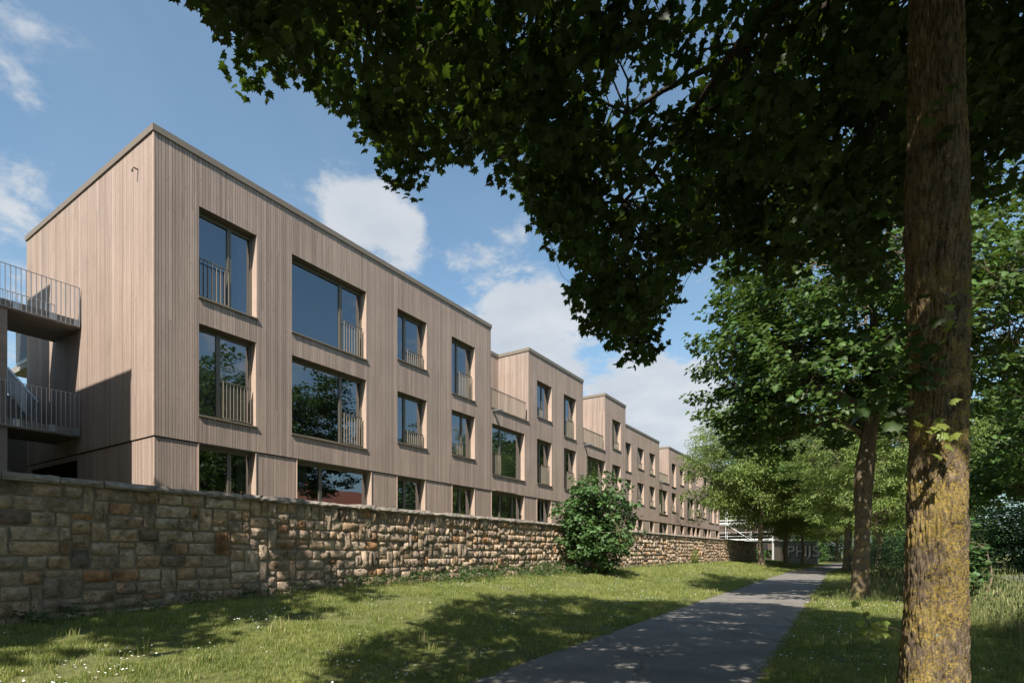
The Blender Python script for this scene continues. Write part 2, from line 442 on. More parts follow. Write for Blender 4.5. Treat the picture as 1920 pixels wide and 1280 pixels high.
def grassmat(name, lo, hi, dry):
    m, nt, b, o = newmat(name)
    oi = N(nt, 'ShaderNodeObjectInfo'); g = N(nt, 'ShaderNodeNewGeometry')
    n = N(nt, 'ShaderNodeTexNoise'); nt.links.new(g.outputs['Position'], n.inputs['Vector']); setin(n, Scale=.9, Detail=5.0, Roughness=.6)
    c = ramp(nt, n.outputs['Fac'], [(.35, lo), (.65, hi)])
    f, g2 = rnd(nt)
    mx = N(nt, 'ShaderNodeMix', data_type='RGBA'); nt.links.new(mapr(nt, f, .80, .86, 0, .75), mx.inputs['Factor']); nt.links.new(c, mx.inputs['A']); mx.inputs['B'].default_value = (*dry, 1)
    h = N(nt, 'ShaderNodeHueSaturation'); nt.links.new(mx.outputs['Result'], h.inputs['Color']); nt.links.new(mapr(nt, f, 0, .8, .72, 1.3), h.inputs['Value'])
    nt.links.new(h.outputs[0], b.inputs['Base Color'])
    b.inputs['Roughness'].default_value = .5; b.inputs['Specular IOR Level'].default_value = .3
    tr = N(nt, 'ShaderNodeBsdfTranslucent'); h2 = N(nt, 'ShaderNodeHueSaturation'); nt.links.new(h.outputs[0], h2.inputs['Color']); h2.inputs['Value'].default_value = 1.25
    nt.links.new(h2.outputs[0], tr.inputs['Color'])
    ms = N(nt, 'ShaderNodeMixShader'); ms.inputs[0].default_value = .35
    nt.links.new(b.outputs[0], ms.inputs[1]); nt.links.new(tr.outputs[0], ms.inputs[2]); nt.links.new(ms.outputs[0], o.inputs[0])
    return m


def glassmat(name):
    m, nt, b, o = newmat(name)
    nt.nodes.remove(b)
    g = N(nt, 'ShaderNodeNewGeometry')
    n = N(nt, 'ShaderNodeTexNoise'); nt.links.new(g.outputs['Position'], n.inputs['Vector']); setin(n, Scale=.9, Detail=2.0)
    bp = N(nt, 'ShaderNodeBump'); bp.inputs['Strength'].default_value = .07; bp.inputs['Distance'].default_value = .02
    nt.links.new(n.outputs['Fac'], bp.inputs['Height'])
    fr = N(nt, 'ShaderNodeFresnel'); fr.inputs['IOR'].default_value = 1.55
    k = mapr(nt, fr.outputs[0], 0, 1, .19, 1.0)
    gl = N(nt, 'ShaderNodeBsdfGlossy'); gl.inputs['Roughness'].default_value = .01; gl.inputs['Color'].default_value = (.86, .93, 1, 1); nt.links.new(bp.outputs[0], gl.inputs['Normal'])
    tr = N(nt, 'ShaderNodeBsdfTransparent'); tr.inputs['Color'].default_value = (.42, .46, .45, 1)
    ms = N(nt, 'ShaderNodeMixShader'); nt.links.new(k, ms.inputs[0]); nt.links.new(tr.outputs[0], ms.inputs[1]); nt.links.new(gl.outputs[0], ms.inputs[2])
    nt.links.new(ms.outputs[0], o.inputs[0])
    return m


M = dict(
    wood=wood('weathered_larch'), wood_in=simple('larch_reveal', (.42, .315, .25), .7, var=.1, scale=5, spec=.2),
    backing=simple('dark_batten_cavity', (.10, .075, .058), .9, var=.1),
    bronze=simple('bronze_metal', (.21, .168, .125), .5, .15, var=.06, spec=.5),
    frame=simple('bronze_window_frame', (.155, .135, .105), .45, .3, var=.05),
    rail=simple('bronze_railing', (.27, .232, .178), .4, .3, var=.05),
    galv=simple('galvanised_steel', (.36, .39, .42), .38, .75, var=.18, scale=14),
    conc=simple('concrete', (.24, .225, .205), .85, var=.18, scale=5, bump=.3, spec=.2),
    glass=glassmat('window_glass'), stone=stonemat('sandstone'),
    mortar=simple('mortar', (.25, .215, .165), .95, var=.3, scale=9, bump=.8, spec=.1),
    cope=simple('coping_stone', (.25, .215, .18), .95, var=.5, scale=7, bump=1.0, spec=.1),
    ground=groundmat('lawn_soil'), asphalt=asphaltmat('asphalt', (.18, .166, .152)), road=asphaltmat('road_asphalt', (.14, .135, .13)),
    bark1=bark('maple_bark_lichen', (.04, .029, .02), (.22, .163, .112), 1.0),
    bark2=bark('maple_bark', (.06, .045, .03), (.20, .155, .11), .35),
    bark3=bark('pale_bark', (.10, .075, .05), (.28, .22, .16), .15),
    twig=bark('twig_bark', (.035, .028, .02), (.10, .08, .055)),
    maple=leafmat('maple_leaf', (.028, .052, .013), (.11, .18, .015), .26),
    maple2=leafmat('maple_leaf_fresh', (.058, .105, .022), (.10, .16, .02), .28),
    ash=leafmat('ash_leaf', (.175, .235, .07), (.25, .33, .06), .42, var=.3),
    bush=leafmat('sycamore_leaf', (.065, .125, .04), (.10, .17, .03), .25),
    elder=leafmat('elder_leaf', (.06, .10, .03), (.09, .14, .03), .3),
    young=leafmat('young_leaf', (.16, .20, .045), (.26, .32, .05), .35, var=.2),
    weed=leafmat('weed_leaf', (.055, .095, .028), (.08, .13, .025), .3),
    grass=grassmat('grass_blades', (.14, .19, .036), (.25, .28, .07), (.36, .31, .15)),
    tallgrass=grassmat('meadow_grass', (.12, .16, .045), (.20, .22, .08), (.36, .31, .17)),
    daisy=simple('daisy_petals', (.75, .75, .72), .6, var=.05), yellow=simple('yellow_petals', (.7, .5, .04), .6, var=.1),
    cream=simple('cream_blossom', (.55, .5, .34), .8, var=.15, scale=40),
    litter=simple('dry_leaf_litter', (.16, .095, .055), .9, var=.5, scale=30),
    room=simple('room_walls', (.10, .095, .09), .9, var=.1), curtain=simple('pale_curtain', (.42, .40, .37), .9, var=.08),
    dark=simple('painted_shade', (.02, .018, .016), .9, var=.1),
    tile=simple('red_roof_tiles', (.30, .10, .06), .8, var=.25, scale=12), render=simple('white_render', (.6, .57, .5), .9, var=.06),
    scaff=simple('scaffold_tube', (.68, .70, .67), .5, 0.0, var=.1), plank=simple('scaffold_plank', (.38, .27, .17), .8, var=.3, scale=6),
    boxc=simple('painted_concrete', (.27, .28, .28), .85, var=.35, scale=4, bump=.3),
    black=simple('black_spray_paint', (.02, .02, .02), .6, var=.1), silver=simple('silver_spray_paint', (.72, .73, .75), .5, 0.0, var=.15, scale=10),
)

# ------------------------------------------------------------ terrain
WALLH = ([-30, 2.6, 4, 8, 19, 39, 64, 80, 200], [.2, .33, .40, .54, .59, .62, .5, .4, .2])
PC = ([-40, -5, 5, 15, 30, 45, 65, 85, 105, 130, 170], [-2.0, -2.0, -2.3, -2.77, -3.35, -3.85, -3.6, -3.0, -1.2, 5, 24])
HW = 1.36


def pathc(y): return np.interp(y, PC[0], PC[1])


def ground(x, y):
    x = np.asarray(x, float); y = np.asarray(y, float)
    xl = pathc(y) - HW
    t = np.clip((xl - .25 - x) / (10.3 + xl - .25), 0, 1)
    t = t * t * (3 - 2 * t)
    far = np.clip((y - 70) / 30, 0, 1)
    return t * np.interp(y, WALLH[0], WALLH[1]) * (1-.5*far)


xs = np.concatenate([[-500, -200, -80, -40, -20, -11.2, -10.9, -10.62], np.arange(-10.45, 12.1, .3), [14, 18, 25, 40, 90, 250, 500]])
ys = np.concatenate([[-500, -150, -60, -30, -15], np.arange(-10, 80, .6), [84, 90, 100, 115, 135, 170, 250, 500]])
X, Y = np.meshgrid(xs, ys)
Z = ground(X, Y)
Z = np.where((X < -10.7), np.where(Y < 63.6, 1.15, Z), Z)
Z += .02*np.sin(X*1.7+Y*.6)*np.sin(Y*1.1-X*.4)*((X < pathc(Y)-HW-.5) & (X > -10.5))
V = np.stack([X, Y, Z], -1).reshape(-1, 3)
nx, ny = len(xs), len(ys)
I = (np.arange(ny-1)[:, None]*nx + np.arange(nx-1)[None, :]).ravel()
F = np.stack([I, I+1, I+nx+1, I+nx], -1)
tag(link('ground', arr_mesh('ground', V, F, M['ground'], True)), 'grassy ground with small bare soil patches under the trees', kind='structure')


def ribbon(name, yy, cx, hw, z, mat, label, jit=0.0):
    V = []; F = []
    for i, y in enumerate(yy):
        c = cx(y); a = random.uniform(-jit, jit); b_ = random.uniform(-jit, jit)
        V += [(c-hw+a, y, z), (c-hw*.4, y, z+.012), (c+hw*.4, y, z+.012), (c+hw+b_, y, z)]
    for i in range(len(yy)-1):
        for k in range(3):
            F.append((4*i+k, 4*i+k+1, 4*i+k+5, 4*i+k+4))
    return tag(link(name, arr_mesh(name, V, F, mat)), label, kind='structure')


ribbon('path', np.concatenate([np.arange(-25, 30, .25), np.arange(30, 150, 1.0)]), lambda y: float(pathc(y)), HW, .012, M['asphalt'], 'grey asphalt footpath dappled with tree shade', .03)
ribbon('road', np.concatenate([np.arange(-60, 170, 3.0)]), lambda y: 7.8 + .018*max(0, y-34)**2, 2.9, .02, M['road'], 'grey asphalt road behind the tall grass', 0)

# ------------------------------------------------------------ stone wall
WX = -10.5
wall = empty('stone_wall', (WX, 2, .3), 'long garden wall of squared rough sandstone with flat coping beside the lawn', 'wall')
mb = MB(); mb.box(-10.95, -10.516, -7, 64.0, -.2, 2.46); mb.build('mortar', M['mortar'], wall)


def stone_variant(seed):
    r = random.Random(seed)
    gy, gz = 5, 4
    V = []; F = []
    for j in range(gz):
        for i in range(gy):
            u = i/(gy-1); v = j/(gz-1)
            edge = i in (0, gy-1) or j in (0, gz-1)
            if edge: x = r.uniform(.15, .8)
            else: x = r.choice([r.uniform(.1, .6), r.uniform(.7, 1.5), r.uniform(.7, 1.5)])
            u2 = u + (r.uniform(-.06, .06) if 0 < i < gy-1 else (r.uniform(.0, .05) if i == 0 else -r.uniform(0, .05)))
            v2 = v + (r.uniform(-.09, .09) if 0 < j < gz-1 else (r.uniform(.0, .07) if j == 0 else -r.uniform(0, .07)))
            V.append((x, u2, v2))
    for j in range(gz-1):
        for i in range(gy-1):
            a = j*gy+i
            if (i+j+seed) % 2: F += [(a, a+1, a+gy+1), (a, a+gy+1, a+gy)]
            else: F += [(a, a+1, a+gy), (a+1, a+gy+1, a+gy)]
    ring = [i for i in range(gy)] + [gy*j+gy-1 for j in range(1, gz)] + [gy*(gz-1)+i for i in range(gy-2, -1, -1)] + [gy*j for j in range(gz-2, 0, -1)]
    n = len(V)
    for k in ring: V.append((-.9, V[k][1], V[k][2]))
    for a in range(len(ring)):
        b = (a+1) % len(ring)
        F += [(ring[a], n+a, n+b), (ring[a], n+b, ring[b])]
    return np.array(V, float), np.array(F, int)


SV = [stone_variant(s) for s in range(28)]
SM = [arr_mesh('stone', v, f, M['stone']) for v, f in SV]
DY = .05; U = .111; Z0 = .25; NR = 20; Y0 = -7.0; NC = int(71/DY)
occ = np.zeros((NR, NC), bool)
stones = []
rs = random.Random(3)
for row in range(NR):
    i = 0
    while i < NC:
        if occ[row, i]:
            i += 1; continue
        run = 0
        while i+run < NC and not occ[row, i+run] and run < 16: run += 1
        y = Y0+i*DY
        ph = int((y+3) // 9) % 2
        left = NR-row
        if (row+ph) % 2 == 0: h = rs.choices([1, 2, 3, 4], [.7, 8, .8, .9])[0]
        else: h = rs.choices([1, 2, 3], [3, 3, 1])[0]
        h = min(h, left)
        if left-h == 1 and h < 3: h = left
        big = 1.15 if y < 6.5 else .9
        if h >= 3: wdt = rs.uniform(.14, .24)*big
        elif h == 1: wdt = rs.uniform(.18, .42)*big
        else: wdt = rs.choice([rs.uniform(.20, .34), rs.uniform(.28, .56)])*big
        wc = max(3, int(round(wdt/DY)))
        wc = min(wc, run)
        if 0 < run-wc < 3: wc = run if run < 12 else wc-2
        wc = max(wc, 1)
        occ[row:row+h, i:i+wc] = True
        stones.append((y, wc*DY, Z0+row*U, h*U))
        i += wc


def visarea(y, wd, z, h):
    ri = math.cos(R(YAW))*WX + math.sin(R(YAW))*y; fw = -math.sin(R(YAW))*WX + math.cos(R(YAW))*y
    if fw < .5: return 0
    a = ri/fw
    if a < -.95 or a > .95 or z+h < float(ground(WX+.1, y)): return 0
    return wd*h/fw**2*abs(WX)/fw


stones.sort(key=lambda s: -visarea(*s))
JV = []; JF = []; off = 0
for k, (y, wd, z, h) in enumerate(stones):
    vi = rs.randrange(len(SV)); g = .010
    dep = rs.uniform(.04, .085) if h > .15 else rs.uniform(.02, .04)
    flip = rs.random() < .5
    if k < 300:
        o = bpy.data.objects.new('stone', SM[vi]); COL.objects.link(o); o.parent = wall
        o.location = Vector((WX-.018, y+g, z+g)) - wall.location
        o.scale = (dep, wd-2*g, h-2*g)
    else:
        v, f = SV[vi]
        JV.append(v*np.array([dep, wd-2*g, h-2*g])+np.array([WX-.018, y+g, z+g])); JF.append(f+off); off += len(v)
tag(link('stone', arr_mesh('stone', np.concatenate(JV), np.concatenate(JF), M['stone']), wall), kind='stuff')
# coping
y = -7.0
k = 0
while y < 64:
    ln = rs.uniform(.45, 1.0)
    mb = MB(); n = 6; V = []; F = []
    zt = 2.575 + rs.uniform(-.018, .018); zb = 2.445; pr = rs.uniform(.075, .12)
    rows = []
    for i in range(n+1):
        yy = y + .008 + (ln-.016)*i/n
        j = lambda a: rs.uniform(-a, a)
        rows.append([(-11.0, yy, zb), (WX+pr-.02+j(.012), yy, zb+.008+j(.006)), (WX+pr+j(.014), yy, zb+.05+j(.018)), (WX+pr-.04+j(.02), yy, zt-.01+j(.01)), (-10.75+j(.03), yy, zt+.006+j(.01)), (-11.0, yy, zt-.01)])
    for r_ in rows: V += r_
    for i in range(n):
        for q in range(6):
            q2 = (q+1) % 6
            F.append((6*i+q, 6*(i+1)+q, 6*(i+1)+q2, 6*i+q2))
    me = bpy.data.meshes.new('coping_stone')
    me.from_pydata(V, [], F + [tuple(range(6)), tuple(6*n+5-q for q in range(6))]); me.materials.append(M['cope']); me.update()
    link('coping_stone', me, wall)
    y += ln

# ------------------------------------------------------------ the timber building
bld = empty('timber_apartment_building', (-14.4, 6.355, 1.15), 'long three storey apartment building clad in pinkish brown vertical timber boards behind the stone wall', 'building')
BOARDS = []   # (x0,x1,y0,y1,z0,z1)


def boards(axis, face, sgn, a0, a1, z0, z1, holes=(), gap=.010, th=.022, wl=(.055, .065, .075, .09)):
    """Vertical boards on a wall; the boards stop at openings. axis 'x': wall plane x=face, runs along y."""
    cuts = sorted({a0, a1} | {h[0] for h in holes if a0 < h[0] < a1} | {h[1] for h in holes if a0 < h[1] < a1})
    for c0, c1 in zip(cuts, cuts[1:]):
        ws = []
        while sum(ws) < c1-c0: ws.append(rs.choice(wl))
        s = (c1-c0)/sum(ws)
        a = c0
        for w_ in ws:
            b = a+w_*s
            m = (a+b)/2
            segs = [(z0, z1)]
            for h in holes:
                if h[0] < m < h[1]:
                    ns = []
                    for (p, q) in segs:
                        if h[3] <= p or h[2] >= q: ns.append((p, q)); continue
                        if h[2] > p+.01: ns.append((p, h[2]))
                        if h[3] < q-.01: ns.append((h[3], q))
                    segs = ns
            ns = []
            for (p, q) in segs:
                if q-p > 2.5 and rs.random() < .35:
                    zc = rs.uniform(p+.8, q-.8); ns += [(p, zc-.0015), (zc+.0015, q)]
                else: ns.append((p, q))
            for (p, q) in ns:
                t = rs.uniform(-.0015, .0015)
                f0, f1 = (face-th, face+t) if sgn > 0 else (face-t, face+th)
                if axis == 'x': BOARDS.append((f0, f1, a+gap/2, b-gap/2, p, q))
                else: BOARDS.append((a+gap/2, b-gap/2, f0, f1, p, q))
            a = b


def sheet(axis, pos, a0, a1, z0, z1, holes, flip=False):
    """Wall sheet with rectangular holes."""
    mb = MB()
    A = sorted({a0, a1} | {min(max(h[i], a0), a1) for h in holes for i in (0, 1)})
    Zs = sorted({z0, z1} | {min(max(h[i], z0), z1) for h in holes for i in (2, 3)})
    for p, q in zip(A, A[1:]):
        for r_, s in zip(Zs, Zs[1:]):
            mp, mz = (p+q)/2, (r_+s)/2
            if any(h[0] < mp < h[1] and h[2] < mz < h[3] for h in holes): continue
            if axis == 'x': mb.quad((pos, p, r_), (pos, q, r_), (pos, q, s), (pos, p, s))
            else: mb.quad((p, pos, r_), (q, pos, r_), (q, pos, s), (p, pos, s))
    return mb


def reveals(px, holes, depth=.3, back=.03):
    for (a, b, z0, z1) in [h[:4] for h in holes]:
        x0, x1 = px-depth, px-.004
        MB().box(x0, x1, b, b+.02, z0-.02, z1).build('window_reveal', M['wood_in'], bld)
        MB().box(x0, x1, a-.02, a, z0-.02, z1).build('window_reveal', M['wood_in'], bld)
        MB().box(x0, x1-.003, a, b, z1, z1+.02).build('window_head', M['frame'], bld)


def balus(mb, x, a, b, z0, z1, sp=.105, bar=.009):
    mb.box(x-.02, x+.02, a, b, z1-.012, z1); mb.box(x-.018, x+.018, a, b, z0, z0+.012)
    n = max(2, int(round((b-a)/sp)))
    for i in range(n+1):
        yy = a + (b-a)*i/n
        bw = bar*1.3 if i in (0, n) else bar
        yy = min(max(yy, a+bw/2), b-bw/2)
        mb.box(x-.016, x+.016, yy-bw/2, yy+bw/2, z0+.012, z1-.012)
    return mb


def window(px, a, b, z0, z1, mull=(), rail=None, sill=True, parent=None, tiltk=1.0, label=None):
    fr = MB(); xf = px-.225; pw = .062
    x0, x1 = xf-.07, xf
    fr.box(x0, x1, a, b, z1-pw-.05, z1); fr.box(x0, x1, a, b, z0, z0+pw+.02)
    fr.box(x0, x1, a, a+pw, z0+pw+.02, z1-pw-.05); fr.box(x0, x1, b-pw, b, z0+pw+.02, z1-pw-.05)
    wo = fr.build('window', M['frame'], parent or bld)
    if label: wo['label'] = label
    edges = [a+pw] + [e for m in mull for e in (m-.055, m+.055)] + [b-pw]
    for m in mull:
        mm = MB(); mm.box(x0+.001, x1+.012, m-.055, m-.004, z0+.02, z1-.02); mm.box(x0+.001, x1+.004, m+.004, m+.055, z0+.02, z1-.02); mm.box(x0+.002, x1-.01, m-.004, m+.004, z0+.02, z1-.02)
        mm.build('mullion', M['frame'], wo)
    for i in range(0, len(edges), 2):
        p, q = edges[i], edges[i+1]
        t = [rs.uniform(-.0035, .0035)*tiltk for _ in range(3)]
        xg = xf-.03
        g_ = MB(); zz0, zz1 = z0+pw+.02, z1-pw-.05
        g_.quad((xg+t[0], p, zz0), (xg+t[1], q, zz0), (xg+t[1]+t[2], q, zz1), (xg+t[0]+t[2], p, zz1))
        g_.build('pane', M['glass'], wo)
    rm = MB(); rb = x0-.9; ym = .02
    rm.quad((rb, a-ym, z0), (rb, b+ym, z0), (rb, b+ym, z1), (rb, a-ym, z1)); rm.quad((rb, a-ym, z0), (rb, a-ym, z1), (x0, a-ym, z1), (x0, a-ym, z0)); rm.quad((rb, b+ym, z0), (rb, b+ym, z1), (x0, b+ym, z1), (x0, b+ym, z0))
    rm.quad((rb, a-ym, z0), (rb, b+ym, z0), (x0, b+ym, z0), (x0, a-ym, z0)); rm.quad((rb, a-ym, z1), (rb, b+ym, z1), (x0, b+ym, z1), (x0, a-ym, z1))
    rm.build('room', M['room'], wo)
    if px > -15 and rs.random() < .75:
        spans = rs.choice([[(0, .22)], [(.78, 1)], [(0, .16), (.82, 1)], [(0, .97)], [(.6, 1)]])
        for (s0, s1) in spans:
            ya, yb = a+(b-a)*s0, a+(b-a)*s1; nn = max(4, int((yb-ya)/.035)); V = []; F = []
            for i in range(nn+1):
                t = i/nn; xx = x0-.12+.022*math.sin(t*(yb-ya)*46+a)+.008*math.sin(t*(yb-ya)*17); yy = ya+(yb-ya)*t
                V += [(xx, yy, z0+.06), (xx-.004, yy, z1-.02)]
                if i: F.append((2*i-2, 2*i, 2*i+1, 2*i-1))
            link('curtain', arr_mesh('curtain', V, F, M['curtain']), wo)
    if sill:
        s = MB(); s.prism([(xf-.01, a-.0, z0+.015), (px+.045, a-.0, z0-.01), (px+.045, a-.0, z0-.045), (px+.038, a, z0-.045), (px+.038, a, z0-.02), (xf-.01, a, z0+.0)], (0, b-a, 0))
        s.box(px+.002, px+.044, a-.03, a-.001, z0-.044, z0-.012); s.box(px+.002, px+.044, b+.001, b+.03, z0-.044, z0-.012)
        s.build('sill', M['bronze'], wo)
    if rail:
        ra, rb, hh = rail
        balus(MB(), px-.13, ra, rb, z0+.07, z0+.07+hh).build('balustrade', M['rail'], wo)
    return wo


T0, T1, TG = 10.25, 7.26, 4.19
# main facade openings: (y0, y1, z0, z1, mullions, rail)
OP = [
    (7.42, 8.99, 7.95, T0, (8.33,), (7.49, 8.27, .98)), (7.42, 8.97, 4.93, T1, (8.03,), (8.11, 8.90, .98)), (7.42, 8.97, 1.2, TG, (8.33,), None),
    (10.11, 12.97, 7.96, T0, (12.07,), (12.14, 12.90, .98)), (10.11, 12.97, 4.94, T1, (12.07,), (12.14, 12.90, .98)), (10.30, 13.21, 1.9, TG, (11.28,), None),
    (14.44, 16.0, 8.43, T0, (15.02,), (15.09, 15.93, .47)), (14.44, 16.0, 5.42, T1, (15.02,), (15.09, 15.93, .47)), (14.45, 15.93, 1.2, TG, (15.02,), None),
    (17.52, 19.08, 7.95, T0, (18.10,), (18.17, 19.01, .98)), (17.52, 19.08, 5.44, T1, (18.44,), (17.95, 18.38, .47)), (17.57, 19.08, 1.2, TG, (18.3,), None),
    (20.37, 23.14, 4.96, T1, (21.31,), (20.45, 21.24, .98)), (20.35, 23.14, 1.2, TG, (21.31, 22.36), None),
    (24.36, 25.9, 8.40, T0, (25.2,), (24.43, 25.13, .47)), (24.36, 25.9, 4.97, T1, (24.95,), (25.02, 25.83, .98)), (24.38, 25.88, 1.2, TG, (25.1,), None),
    (27.28, 28.79, 7.92, T0, (27.85,), (27.92, 28.72, .98)), (27.30, 28.80, 4.97, T1, (27.85,), (27.92, 28.72, .98)), (27.30, 28.80, 1.2, TG, (28.1,), None),
    (30.27, 32.96, 4.96, T1, (31.2,), (30.35, 31.13, .98)), (30.27, 32.96, 1.2, TG, (31.2, 32.1), None),
    (34.1, 35.55, 8.33, T0, (34.7,), (34.77, 35.48, .47)), (34.1, 35.55, 5.38, T1, (34.7,), (34.77, 35.48, .47)), (34.1, 35.55, 1.2, TG, (34.8,), None),
]
FX = -14.40
H1 = [o[:4] for o in OP]
TL = 7.93
TOP = 11.49
lowH = [h for h in H1 if h[3] < 5]; upH = [h for h in H1 if h[3] > 5]
A0, A1, B0, B1, C0, C1 = 6.355, 20.27, 23.54, 29.70, 32.92, 36.42
TER = [(A1, B0, 7.95, 20), (B1, C0, 7.95, 20)]
sheet('x', FX-.052, A0+.06, C1, 1.15, TOP, H1+TER).build('wall', M['backing'], bld)
boards('x', FX, 1, A0+.03, C1, 4.22, TOP, upH+TER)
boards('x', FX-.03, 1, A0+.052, C1, 1.15, 4.19, lowH)
reveals(FX-.004, H1)
for (a, b, z0, z1, ml, rl) in OP:
    window(FX, a, b, z0, z1, ml, rl, sill=z0 > 1.5)
# end wall (faces the camera side)
EX0 = -22.95
door = [(-22.6, -19.0, 1.15, 4.05)]
sheet('y', A0+.052, EX0, FX-.06, 1.15, TOP, door).build('wall', M['backing'], bld)
boards('y', A0, -1, EX0, FX-.03, 4.22, TOP, wl=(.05, .06, .06, .08))
boards('y', A0+.03, -1, EX0, FX-.056, 1.15, 4.19, door, wl=(.05, .06, .06, .08))
mb = MB(); mb.box(-22.65, -18.95, 8.0, 8.05, 1.1, 4.1); mb.box(-22.65, -22.6, A0+.06, 8.0, 1.1, 4.1); mb.box(-19.0, -18.95, A0+.06, 8.0, 1.1, 4.1); mb.box(-22.6, -19.0, A0+.06, 8.0, 4.05, 4.1)
mb.build('passage', M['backing'], bld)
mb = MB(); mb.box(FX-.055, FX+.006, A0-.008, A0+.028, 4.22, TOP-.002); mb.box(FX-.055, FX-.026, A0+.022, A0+.05, 1.15, 4.19); mb.build('corner_trim', M['wood_in'], bld)
# inner walls of the terraces, end walls facing the sun
TB = -16.25
for (ya, yb) in ((A1, B0), (B1, C0)):
    hd = [(ya+.25, ya+1.25, 8.05, 10.6)]
    sheet('x', TB-.052, ya, yb, 7.9, TOP, hd).build('wall', M['backing'], bld)
    boards('x', TB, 1, ya, yb, 7.98, TOP, hd)
    reveals(TB-.004, hd)
    window(TB, ya+.25, ya+1.25, 8.05, 10.6, (), None, False)
    sheet('y', yb+.052, TB, FX-.06, 7.9, TOP, []).build('wall', M['backing'], bld)
    boards('y', yb, -1, TB, FX-.03, 7.98, TOP)
    sheet('y', ya-.052, TB, FX-.06, 7.9, TOP, []).build('wall', M['backing'], bld)
    boards('y', ya, 1, TB, FX-.03, 7.98, TOP)
    mb = MB(); mb.box(TB-.04, FX-.06, ya, yb, 7.80, 7.88); mb.build('terrace_floor', M['conc'], bld)
    mb = MB(); mb.prism([(FX-.10, ya+.0, 7.965), (FX+.045, ya, 7.955), (FX+.045, ya, 7.915), (FX+.038, ya, 7.915), (FX+.038, ya, 7.94), (FX-.10, ya, 7.945)], (0, yb-ya, 0)); mb.build('parapet_sheet', M['bronze'], bld)
    balus(MB(), FX-.05, ya+.05, yb-.22, 8.0, 8.86, .098).build('terrace_railing', M['rail'], bld)
    # rain spout: a little open metal trough
    y0 = ya+.10
    mb = MB(); mb.box(FX-.02, FX+.50, y0, y0+.16, 7.80, 7.806); mb.box(FX-.02, FX+.50, y0-.006, y0, 7.80, 7.85); mb.box(FX-.02, FX+.50, y0+.16, y0+.166, 7.80, 7.85)
    mb.build('rain_spout', M['galv'], bld)
# wall facing away at the end of the front row
sheet('y', C1, -16.1, FX-.002, 1.15, TOP, []).build('wall', M['wood'], bld)
# the second, set back row
F2 = -16.05
TOP2 = 11.24
DE, E0, E1, G0, G1 = 48.62, 51.46, 60.8, 63.6, 71.8
OP2 = [(40.35, 41.80, 7.79, 10.0, (41.0,), None), (40.35, 41.84, 4.97, 7.14, (41.0,), None),
       (43.17, 44.67, 8.32, 10.0, (43.7,), (43.77, 44.6, .47)), (43.17, 44.70, 5.42, 7.14, (43.7,), (43.77, 44.6, .47)),
       (46.03, 47.50, 8.2, 10.0, (46.6,), (46.67, 47.43, .47)), (46.03, 47.50, 5.42, 7.14, (46.6,), (46.67, 47.43, .47)),
       (48.62, 51.0, 4.95, 7.14, (49.5,), (48.7, 49.43, .9)),
       (52.3, 53.66, 7.75, 9.95, (52.9,), None), (52.3, 53.66, 5.36, 7.14, (52.9,), (52.97, 53.6, .47)), (54.98, 56.37, 8.18, 9.95, (55.5,), None), (54.98, 56.37, 4.98, 7.14, (55.5,), (55.57, 56.3, .9)),
       (57.62, 60.15, 4.98, 7.13, (59.2,), (59.3, 60.08, .9)), (57.62, 59.0, 7.9, 9.95, (58.2,), None), (61.1, 62.4, 5.4, 7.1, (61.6,), None), (63.8, 65.2, 5.36, 7.1, (64.3,), None), (64.3, 65.8, 8.2, 9.95, (64.9,), None),
       (66.46, 69.04, 4.95, 7.1, (67.6,), None), (67.3, 68.7, 8.2, 9.95, (67.9,), None), (69.75, 71.1, 4.97, 7.1, (70.3,), None)]
for a, b in ((37.6, 39.6), (40.9, 43.1), (43.3, 44.5), (46.1, 47.3), (48.62, 51.1), (52.4, 53.7), (55.1, 56.4), (57.6, 59.2), (59.45, 60.9), (61.15, 62.7), (63.9, 66.1), (66.3, 67.5), (69.8, 71.5)):
    OP2.append((a, b, 1.2, 4.13, ((a+b)/2,), None))
H2 = [o[:4] for o in OP2]
TER2 = [(DE, E0, 7.85, 20), (E1, G0, 7.85, 20)]
sheet('x', F2-.052, C1, G1, 1.0, TOP2, H2+TER2).build('wall', M['backing'], bld)
boards('x', F2, 1, C1, G1, 4.16, TOP2, [h for h in H2 if h[3] > 5]+TER2)
boards('x', F2-.03, 1, C1, G1, 1.0, 4.13, [h for h in H2 if h[3] < 5])
reveals(F2-.004, H2)
for (a, b, z0, z1, ml, rl) in OP2:
    window(F2, a, b, z0, z1, ml, rl, sill=z0 > 1.5)
for (ya, yb) in ((DE, E0), (E1, G0)):
    xb = F2-1.85
    sheet('x', xb, ya, yb, 7.8, TOP2, []).build('wall', M['wood'], bld)
    sheet('y', yb+.052, xb, F2-.06, 7.8, TOP2, []).build('wall', M['backing'], bld)
    boards('y', yb, -1, xb, F2-.03, 7.88, TOP2)
    sheet('y', ya-.01, xb, F2-.06, 7.8, TOP2, []).build('wall', M['wood'], bld)
    mb = MB(); mb.box(xb, F2-.06, ya, yb, 7.74, 7.80); mb.build('terrace_floor', M['conc'], bld)
    mb = MB(); mb.box(F2-.1, F2+.045, ya, yb, 7.83, 7.865); mb.build('parapet_sheet', M['bronze'], bld)
    balus(MB(), F2-.05, ya+.05, yb-.22, 7.9, 8.66, .098).build('terrace_railing', M['rail'], bld)
    y0 = ya+.10
    mb = MB(); mb.box(F2-.02, F2+.50, y0, y0+.16, 7.70, 7.706); mb.box(F2-.02, F2+.50, y0-.006, y0, 7.70, 7.75); mb.box(F2-.02, F2+.50, y0+.16, y0+.166, 7.70, 7.75)
    mb.build('rain_spout', M['galv'], bld)
sheet('y', G1, -24, F2-.002, 1.0, TOP2, []).build('wall', M['wood'], bld)
